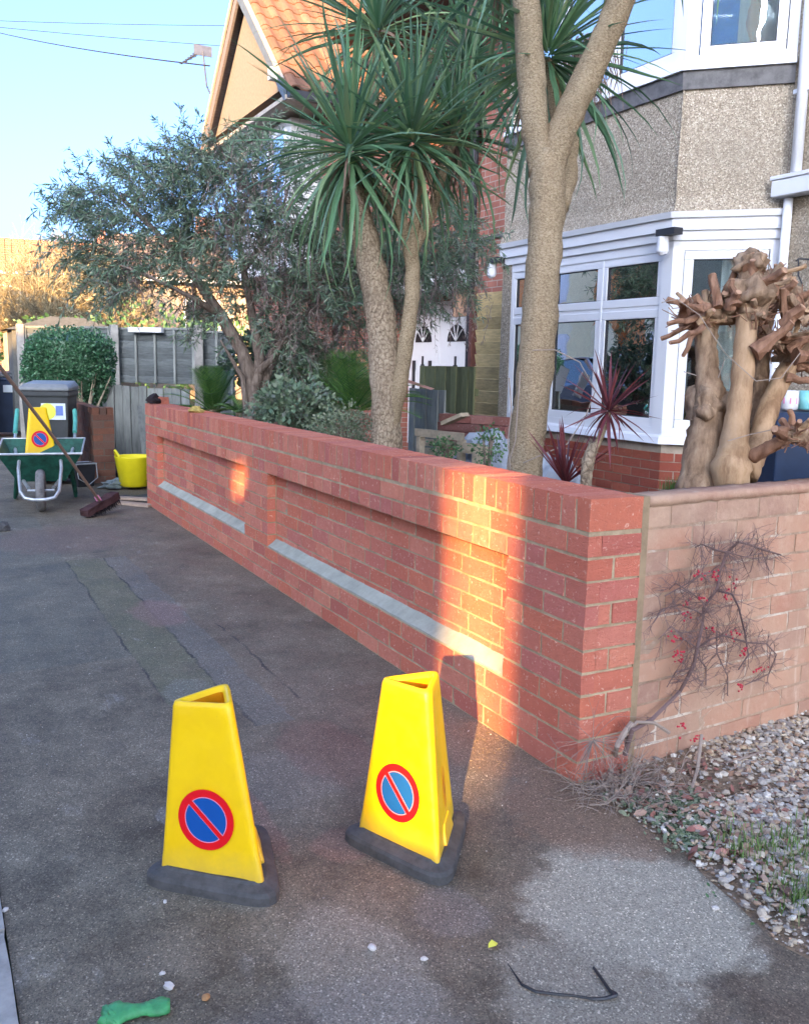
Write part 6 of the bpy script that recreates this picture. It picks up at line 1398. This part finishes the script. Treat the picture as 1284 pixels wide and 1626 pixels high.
# ------------------------------------------------------------ cycads and shrubs under the evergreen
def frond_clump(label, c, n, L, seed, mat='cycad', elr=(15, 80)):
    rg = random.Random(seed); t = thing('cycad', label, 'cycad', c); 
    for i in range(n):
        az = i*2.4; el = rg.uniform(*elr); d = Vector((math.cos(az)*math.cos(R(el)), math.sin(az)*math.cos(R(el)), math.sin(R(el)))); a = Vector((0, 0, 0)); m_ = d*L*.6; e = d*L+Vector((0, 0, -L*.28)); ps = bez(a, m_, e, 14); mb = MB(); mb.tube(ps, [.006*(1-.05*j) for j in range(15)], 4)
        for j in range(2, 15):
            ax = (ps[j]-ps[j-1]).normalized(); sd = ax.cross(Vector((0, 0, 1))).normalized(); ll = L*.30*math.sin(math.pi*(j/15)**.7)+.02
            for sg in (-1, 1):
                for kk in (0, .5):
                    b = ps[j-1].lerp(ps[j], kk); q = b+(sd*sg+ax*.7+Vector((0, 0, .15))).normalized()*ll; s_ = ax*.004; mb.add([b-s_, b+s_, q], [(0, 1, 2)], 0, rg.uniform(.01, .99))
        mb.build('frond', M[mat], t)
    mb = MB(); mb.tube([(0, 0, -.6), (0, 0, .03)], [.08, .06], 8); mb.build('trunk', M['cbark2'], t)
    return t
frond_clump('bright green feathery cycad left of the evergreen stems', at(340, 655, 8.6), 34, .62, 2)
frond_clump('yellow-green cycad fronds lowest beside the evergreen stems', at(385, 660, 7.9), 14, .32, 5, elr=(10, 60))
frond_clump('dark green cycad right of the evergreen stems beside the twin palm', at(560, 655, 7.2), 36, .70, 3)
def leafy(label, c, s, n, mat, seed, name='shrub', sz=(.015, .035), cat='shrub', stem=True):
    rg = random.Random(seed); t = thing(name, label, cat, c); mb = MB()
    for _ in range(n):
        while True:
            p_ = Vector((rg.uniform(-1, 1), rg.uniform(-1, 1), rg.uniform(-1, 1)))
            if .25 < p_.length < 1: break
        p_ = Vector((p_.x*s[0], p_.y*s[1], p_.z*s[2]))*(1+.22*math.sin(p_.x*9+seed)*math.cos(p_.z*7)); l = rg.uniform(*sz); d = (p_.normalized()+rdir()*.9).normalized(); sd = d.cross(rdir()).normalized()*l*.3
        mb.add([p_, p_+d*l*.5+sd, p_+d*l, p_+d*l*.5-sd], [(0, 1, 2, 3)], 0, rg.uniform(.01, .99))
    tag(mb.build('foliage', mat, t), kind='stuff')
    if stem:
        mb = MB()
        for _ in range(9): e = Vector((rg.uniform(-.6, .6)*s[0], rg.uniform(-.6, .6)*s[1], rg.uniform(.1, .6)*s[2])); mb.tube([Vector((e.x*.2, e.y*.2, -s[2]*1.1)), e*.5, e], [.010, .007, .003], 5)
        mb.build('stems', M['ebark'], t)
    return t
leafy('leafy green shrub under the evergreen behind the wall', at(468, 650, 6.6), (.30, .22, .20), 2600, M['evleaf'], 4, sz=(.025, .06))
leafy('greyish low shrub just left of the twin palm trunk', at(545, 690, 6.2), (.24, .18, .20), 3000, M['palegreen'], 6, sz=(.012, .03))
leafy('dark leafy filler shrub behind the evergreen stems', at(450, 575, 8.6), (.55, .4, .35), 4000, M['evleaf'], 9, sz=(.03, .07))
leafy('small sprig of green leaves in front of the pallet', at(706, 712, 6.2), (.11, .08, .08), 260, M['shrub'], 5, sz=(.018, .03))
leafy('small sprig of green leaves over the grey tarpaulin heap', at(775, 708, 5.9), (.13, .08, .14), 420, M['shrub'], 7, sz=(.016, .028))
grass(160, lambda rg: (lambda q: (q.x+rg.gauss(0, .03), q.y+rg.gauss(0, .03), .78))(at(1072, 776, 4.2)), .02, .09, .002, M['grassblade'], 'wall_grass', 'small green grass tuft near the pollarded tree base', 3)
# white garden bits glimpsed through the evergreen
for u, v, w, h, D, lab in ((515, 600, .14, .34, 9.5, 'white panel glimpsed through the evergreen, right piece'), (455, 608, .12, .30, 9.4, 'white panel glimpsed through the evergreen, left piece')):
    c_ = at(u, v, D); mb = MB(); mb.box(c_, (w, .03, h), Matrix.Rotation(R(-24), 3, 'Y')); tag(mb.build('garden_board', M['white']), lab, 'panel', 'white panels behind the evergreen')

# round hedge by the bins
hc = at(111, 583, 11.6); hd_ = thing('round_hedge', 'dense rounded dark green hedge above the low brick wall', 'hedge', (hc.x, hc.y, hc.z)); rg = random.Random(9); mb = MB()
for _ in range(15000):
    a = rg.uniform(0, 6.283); z = rg.uniform(-1, 1); rr_ = (1-abs(z)**3.2)**.42; k = rg.uniform(.80, 1.03)*(1+.05*math.sin(5*a+3*z)); p_ = Vector((math.cos(a)*rr_*.55, math.sin(a)*rr_*.5, z*.50))*k
    if z < -.30 and abs(math.cos(a)) < .55 and rg.random() < .7: continue
    l = rg.uniform(.025, .05); d = (Vector((p_.x, p_.y, p_.z)).normalized()*.6+rdir()).normalized(); sd = d.cross(rdir()).normalized()*l*.34; mb.add([p_, p_+d*l*.5+sd, p_+d*l, p_+d*l*.5-sd], [(0, 1, 2, 3)], 0, rg.uniform(.01, .99))
tag(mb.build('foliage', M['hedgeleaf'], hd_), kind='stuff')
mb = MB()
for i in range(11): a = rg.uniform(-.32, .32); mb.tube([Vector((a*.35+.1, -.1, -.75)), Vector((a*.7+.1, -.3, -.45)), Vector((a*1.2+.1, -.42, -.15+rg.uniform(-.1, .1)))], [.018, .014, .006], 6, r=rg.uniform(.01, .99))
mb.build('stems', M['pallet'], hd_)
mb = MB()
for s_ in range(1): mb.lathe([(.0, -.42), (.36, -.30), (.44, 0), (.40, .32), (.0, .42)], (0, 0, 0), 14)
mb.build('inner_mass', M['hedgeleaf'], hd_)

# ------------------------------------------------------------ far background: bare golden tree, houses
fbm = at(98, 470, 27); fb_ = thing('bare_tree', 'broad bare twiggy tree lit golden by the sun at far left', 'tree', (fbm.x, fbm.y, 0)); rg = random.Random(10); mb = MB(); mt_ = MB()
for i in range(13):
    a = rg.uniform(0, 6.28); l = rg.uniform(.3, 1); mt_.tube([Vector((0, 0, 0)), Vector((math.cos(a)*.3*l, math.sin(a)*.3*l, 1.2)), Vector((math.cos(a)*2.0*l, math.sin(a)*2.0*l, 3.0)), Vector((math.cos(a)*2.7*l, math.sin(a)*2.7*l, 4.0))], [.09, .06, .035, .015], 5, r=rg.uniform(.01, .99))
mt_.build('trunk', M['twiggold'], fb_)
for _ in range(6500):
    while True:
        p_ = Vector((rg.uniform(-1, 1), rg.uniform(-1, 1), rg.uniform(-.2, 1)))
        if p_.length < 1: break
    q = Vector((p_.x*2.7, p_.y*1.8, 1.7+p_.z*2.9*(1+.25*min(0, p_.x)))); L = rg.uniform(.3, .7); d = (Vector((p_.x, p_.y, .8)).normalized()+rdir()*.7).normalized(); m_ = q+d*L*.5+rdir()*.05; e = q+d*L+rdir()*.08
    mb.strip([q, m_, e], [.014, .010, .004], rdir(), 0, rg.uniform(.01, .99))
    for __ in range(4): b = q.lerp(e, rg.random()); dd = (d+rdir()*1.1).normalized(); mb.strip([b, b+dd*L*.45], [.008, .003], rdir(), 0, rg.uniform(.01, .99))
tag(mb.build('twigs', M['twiggold'], fb_), kind='stuff')
fb2 = thing('bare_tree', 'thin pale bare saplings against the sky at the left edge', 'tree', at(12, 560, 40)); fb2.location.z = 0; mb = MB()
for i in range(16): 
    b = Vector((rg.uniform(-2.2, 2.0), rg.uniform(-1, 1), rg.uniform(1.5, 3.5))); twig_tree(mb, b, Vector((rg.uniform(-.3, .3), 0, 1)).normalized(), rg.uniform(1.0, 2.2), .02, 2, rg, .55, 0, 4, 4, .2)
mb.v = [(x, y, z+.6) for x, y, z in mb.v]; mb.build('branches', M['twiggold'], fb2)
# tan house with brown roof, red roofs
def far_house(label, c, w, d, h, rh, wall, roof, rz=0):
    t = thing('far_house', label, 'house', (c[0], c[1], 0), rz); mb = MB(); mb.box((0, 0, h/2), (w, d, h)); mb.build('wall', wall, t)
    n_ = 14
    for sg in (-1, 1):
        L = math.hypot(d/2+.3, rh); mb = MB()
        for i in range(n_):
            a, b = i/n_, (i+1)/n_; ya_, yb_ = sg*(d/2+.3)*(1-a), sg*(d/2+.3)*(1-b); za, zb3 = h+rh*a, h+rh*b; k = int(w/.3)
            for j in range(k):
                xa, xb = -w/2-.2+(w+.4)*j/k, -w/2-.2+(w+.4)*(j+1)/k-.03; hip = rh*a/1.2
                if xa < -w/2-.2+hip or xb > w/2+.2-hip: continue
                mb.add([(xa, ya_, za+.05), (xb, ya_, za+.05), (xb, yb_, zb3), (xa, yb_, zb3), (xa, ya_, za), (xb, ya_, za)], [(0, 1, 2, 3), (4, 5, 1, 0)] if sg < 0 else [(1, 0, 3, 2), (4, 5, 1, 0)], 0, rnd(.01, .99))
        tag(mb.build('roof_tiles', roof, t), kind='stuff')
    mb = MB(); wv = w/2+.18; mb.add([(-wv, -d/2-.28, h-.02), (wv, -d/2-.28, h-.02), (wv, d/2+.28, h-.02), (-wv, d/2+.28, h-.02), (-wv+rh/1.2, 0, h+rh-.04), (wv-rh/1.2, 0, h+rh-.04)], [(0, 1, 5, 4), (1, 2, 5), (2, 3, 4, 5), (3, 0, 4), (3, 2, 1, 0)]); mb.build('roof', roof, t)
    mb = MB(); mb.box((0, -d/2-.30, h-.03), (w+.4, .08, .12)); mb.build('gutter', M['white'], t)
    mb = MB(); mb.box((w*.25, .1, h+rh+.2), (.6, .5, 1.0)); mb.build('chimney', M['wallbrick'], t)
    for xx in (-w*.25, w*.2): mb = MB(); frame_rect(mb, (xx-.6, -d/2), (1, 0), h-1.9, h-.6, 0, 1.2, .08, (0, -1), .03, .05); wv_ = mb.build('window', M['upvc'], t); mb = MB(); mb.box((xx, -d/2-.012, h-1.25), (1.08, .02, 1.18)); mb.build('pane', M['carglass'], wv_)
    return t
p_ = at(243, 440, 30); far_house('far tan house with brown tiled roof behind the evergreen', (p_.x+.9, p_.y+2.5), 6.0, 5.5, 3.95, 1.75, M['tanwall'], M['tiledark'], R(-12))
p_ = at(85, 400, 46); far_house('far house with red tiled roof above the golden tree', (p_.x+.4, p_.y+3), 9.5, 8, 5.4, 2.1, M['tanwall'], M['tilered'], R(-5))
p_ = at(-20, 560, 22); mb = MB(); mb.box((p_.x-.4, p_.y, 1.9), (1.2, 3, 3.8)); tag(mb.build('brick_outbuilding', M['wallbrick']), 'sliver of red brick building at the far left edge', 'building')
leafy('distant green garden hedge behind the lap fences', at(250, 560, 22), (4.5, 1.2, 1.0), 3000, M['shrub'], 15, 'far_hedge', (.08, .2), 'hedge', False)

# ------------------------------------------------------------ across the street: added sun blockers, plus terrace and car from the window reflections
def street_house_or_blocker(label, M4, w, d, h, wall, arch=True, rh=2.0):
    """front faces local +y; origin at the middle of the front"""
    t = thing('street_house_or_blocker', label, 'house', (0, 0, 0)); t.matrix_world = M4
    mb = MB(); mb.box((0, -d/2, h/2), (w, d, h)); mb.build('wall', wall, t)
    mb = MB(); mb.add([(-w/2-.002, .3, h), (w/2+.002, .3, h), (w/2+.002, -d-.3, h), (-w/2-.002, -d-.3, h), (-w/2, -d/2, h+rh), (w/2, -d/2, h+rh)], [(0, 1, 5, 4), (2, 3, 4, 5), (3, 0, 4), (1, 2, 5), (3, 2, 1, 0)]); mb.build('roof', M['tiledark'], t)
    nb_ = max(1, int(w/5.2))
    for i in range(nb_):
        x = -w/2+w*(i+.5)/nb_; mb = MB(); mb.prism([(x-1.5, .01), (x-1.0, .7), (x+1.0, .7), (x+1.5, .01)], 0.1, min(h-.8, 5.6)); by = mb.build('bay', M['cream'], t)
        for z0 in (1.0, 3.6):
            if z0+1.4 > h-1: continue
            mb = MB(); mb.box((x, .705, z0+.75), (1.8, .03, 1.5)); wv_ = mb.build('window', M['white'], by)
            for s_ in (-.45, .45): mb = MB(); mb.box((x+s_, .725, z0+.75), (.75, .02, 1.3)); mb.build('pane', M['curtain'] if s_ > 0 else M['carglass'], wv_)
        mb = MB(); mb.box((x+2.1, .03, 1.15), (.9, .06, 2.1)); mb.build('door', M['cream'], t)
        mb = MB(); mb.tube([(x+2.1, .04, 2.2), (x+2.1, .10, 2.2)], .75, 18); mb.build('arch', M['cream'], t)
    return t
sx = Vector((0.77, -0.62, 0)).normalized(); sy = Vector((0.62, 0.77, 0)).normalized(); LS = 16.0
def smat(lat, L=LS): 
    m_ = Matrix((-sx*-1, sy, Vector((0, 0, 1)))).transposed().to_4x4(); m_.translation = sx*lat-sy*L; return m_
TE = math.tan(SUN_EL); HZ = lambda z, L: z+TE*L
latA, latB0, latB1, latC = -0.27, -0.53, -2.15, -2.36
street_house_or_blocker('house across the street shaped to block the sun, right of the first light slit', smat(latA+2.5), 5, 7, HZ(4.7, 16), M['cream'], rh=4.2)  # out of view; height and edge shaped to block the sun, pale for bounce
mb = MB(); hw = (latB0-latB1)/2; m_ = smat((latB0+latB1)/2)
t = thing('street_house_or_blocker', 'unseen narrow sun blocker added between the two light slits', 'house'); t.matrix_world = m_
mb.box((0, -3.5, HZ(7.3, 16)/2), (latB0-latB1, 7, HZ(7.3, 16))); mb.build('wall', M['cream'], t)  # plain block added out of view between the two sun slits
mb = MB(); mb.box(((latA+latB0)/2-(latB0+latB1)/2, -.2, HZ(1.06, 16.6)+3.1), (latA-latB0-.004, .3, 6.2)); h0_ = HZ(-.03, 15.95); mb.box(((latA+latB0)/2-(latB0+latB1)/2, -.2, h0_/2), (latA-latB0-.004, .3, h0_)); mb.build('sun_slit_blocker', M['orangebrick'], t)  # pieces above and below the first slit, added to trim the sun beam
mb = MB(); xx = (latB1+latC)/2-(latB0+latB1)/2; q1_ = HZ(.47, 18.9); mb.box((xx, -.2, q1_/2), (abs(latC-latB1)-.004, .3, q1_)); mb.box((xx, -.2, q1_+.24+2.7), (abs(latC-latB1)-.004, .3, 5.4)); mb.build('second_slit_blocker', M['orangebrick'], t)  # closes the second slit top and bottom to shape its light patch
street_house_or_blocker('unseen house-shaped sun blocker, left of the second light slit', smat(latC-2.6), 5.2, 7, HZ(6.2, 18.5), M['cream'], rh=1.2)  # added out of view to shade the garden and the gable wall
street_house_or_blocker('unseen lower house-shaped sun blocker further left', smat(latC-5.2-7.01), 14, 7, HZ(2.15, 24), M['cream'], rh=.7)  # added out of view, kept low so sun still reaches the far tree
def xmat(x, y): 
    m_ = Matrix((Vector((0, -1, 0)), Vector((1, 0, 0)), Vector((0, 0, 1)))).transposed().to_4x4(); m_.translation = Vector((x, y, 0)); return m_
for i, y in enumerate((14.0, 30.6, 47.2)): street_house_or_blocker(('orange brick terrace opposite, first seen in the window reflections', 'orange brick terrace opposite, middle of the row', 'orange brick terrace opposite, furthest up the street')[i], xmat(-12.5, y), 16, 8, 6.4, M['orangebrick'], rh=2.0)

# parked car reflected in the bay window
car = thing('parked_car', 'grey-blue estate car parked in the street, seen only in the window reflection', 'car', (-3.7, 12.6, 0), R(90))
mb = MB(); pr_ = [(-2.15, .32), (-2.2, .75), (-2.05, .98), (-1.2, 1.02), (-.75, 1.05), (1.7, 1.05), (2.15, .95), (2.2, .6), (2.15, .32)]
n_ = len(pr_); vs = [(x, -.86, z) for x, z in pr_]+[(x, .86, z) for x, z in pr_]; mb.add(vs, [tuple(range(n_))[::-1], tuple(range(n_, 2*n_))]+[(i, (i+1) % n_, n_+(i+1) % n_, n_+i) for i in range(n_)]); mb.build('body', M['carpaint'], car, bevel=.06)
mb = MB(); pr_ = [(-.95, 1.03), (-.25, 1.48), (1.3, 1.52), (1.95, 1.05)]; n_ = 4; vs = [(x, -.80+.10*(z > 1.2), z) for x, z in pr_]+[(x, .80-.10*(z > 1.2), z) for x, z in pr_]; mb.add(vs, [tuple(range(n_))[::-1], tuple(range(n_, 2*n_))]+[(i, (i+1) % n_, n_+(i+1) % n_, n_+i) for i in range(n_)]); mb.build('cabin_glass', M['carglass'], car)
mb = MB(); mb.box((.52, 0, 1.53), (1.65, 1.38, .04)); 
for x0, z0, x1, z1 in ((-.95, 1.03, -.25, 1.5), (.45, 1.03, .5, 1.5), (1.95, 1.05, 1.3, 1.52)):
    for s_ in (-1, 1): mb.bar((x0, s_*.81, z0), (x1, s_*.71, z1), .05, .06)
mb.build('roof', M['carpaint'], car, bevel=.01)
for x in (-1.35, 1.35):
    for s_ in (-1, 1): mb = MB(); mb.tube([(x, s_*.66, .32), (x, s_*.88, .32)], .32, 20); w_ = mb.build('wheel', M['blackplastic'], car); mb = MB(); mb.tube([(x, s_*.885, .32), (x, s_*.895, .32)], .19, 16); mb.build('rim', M['galv'], w_)
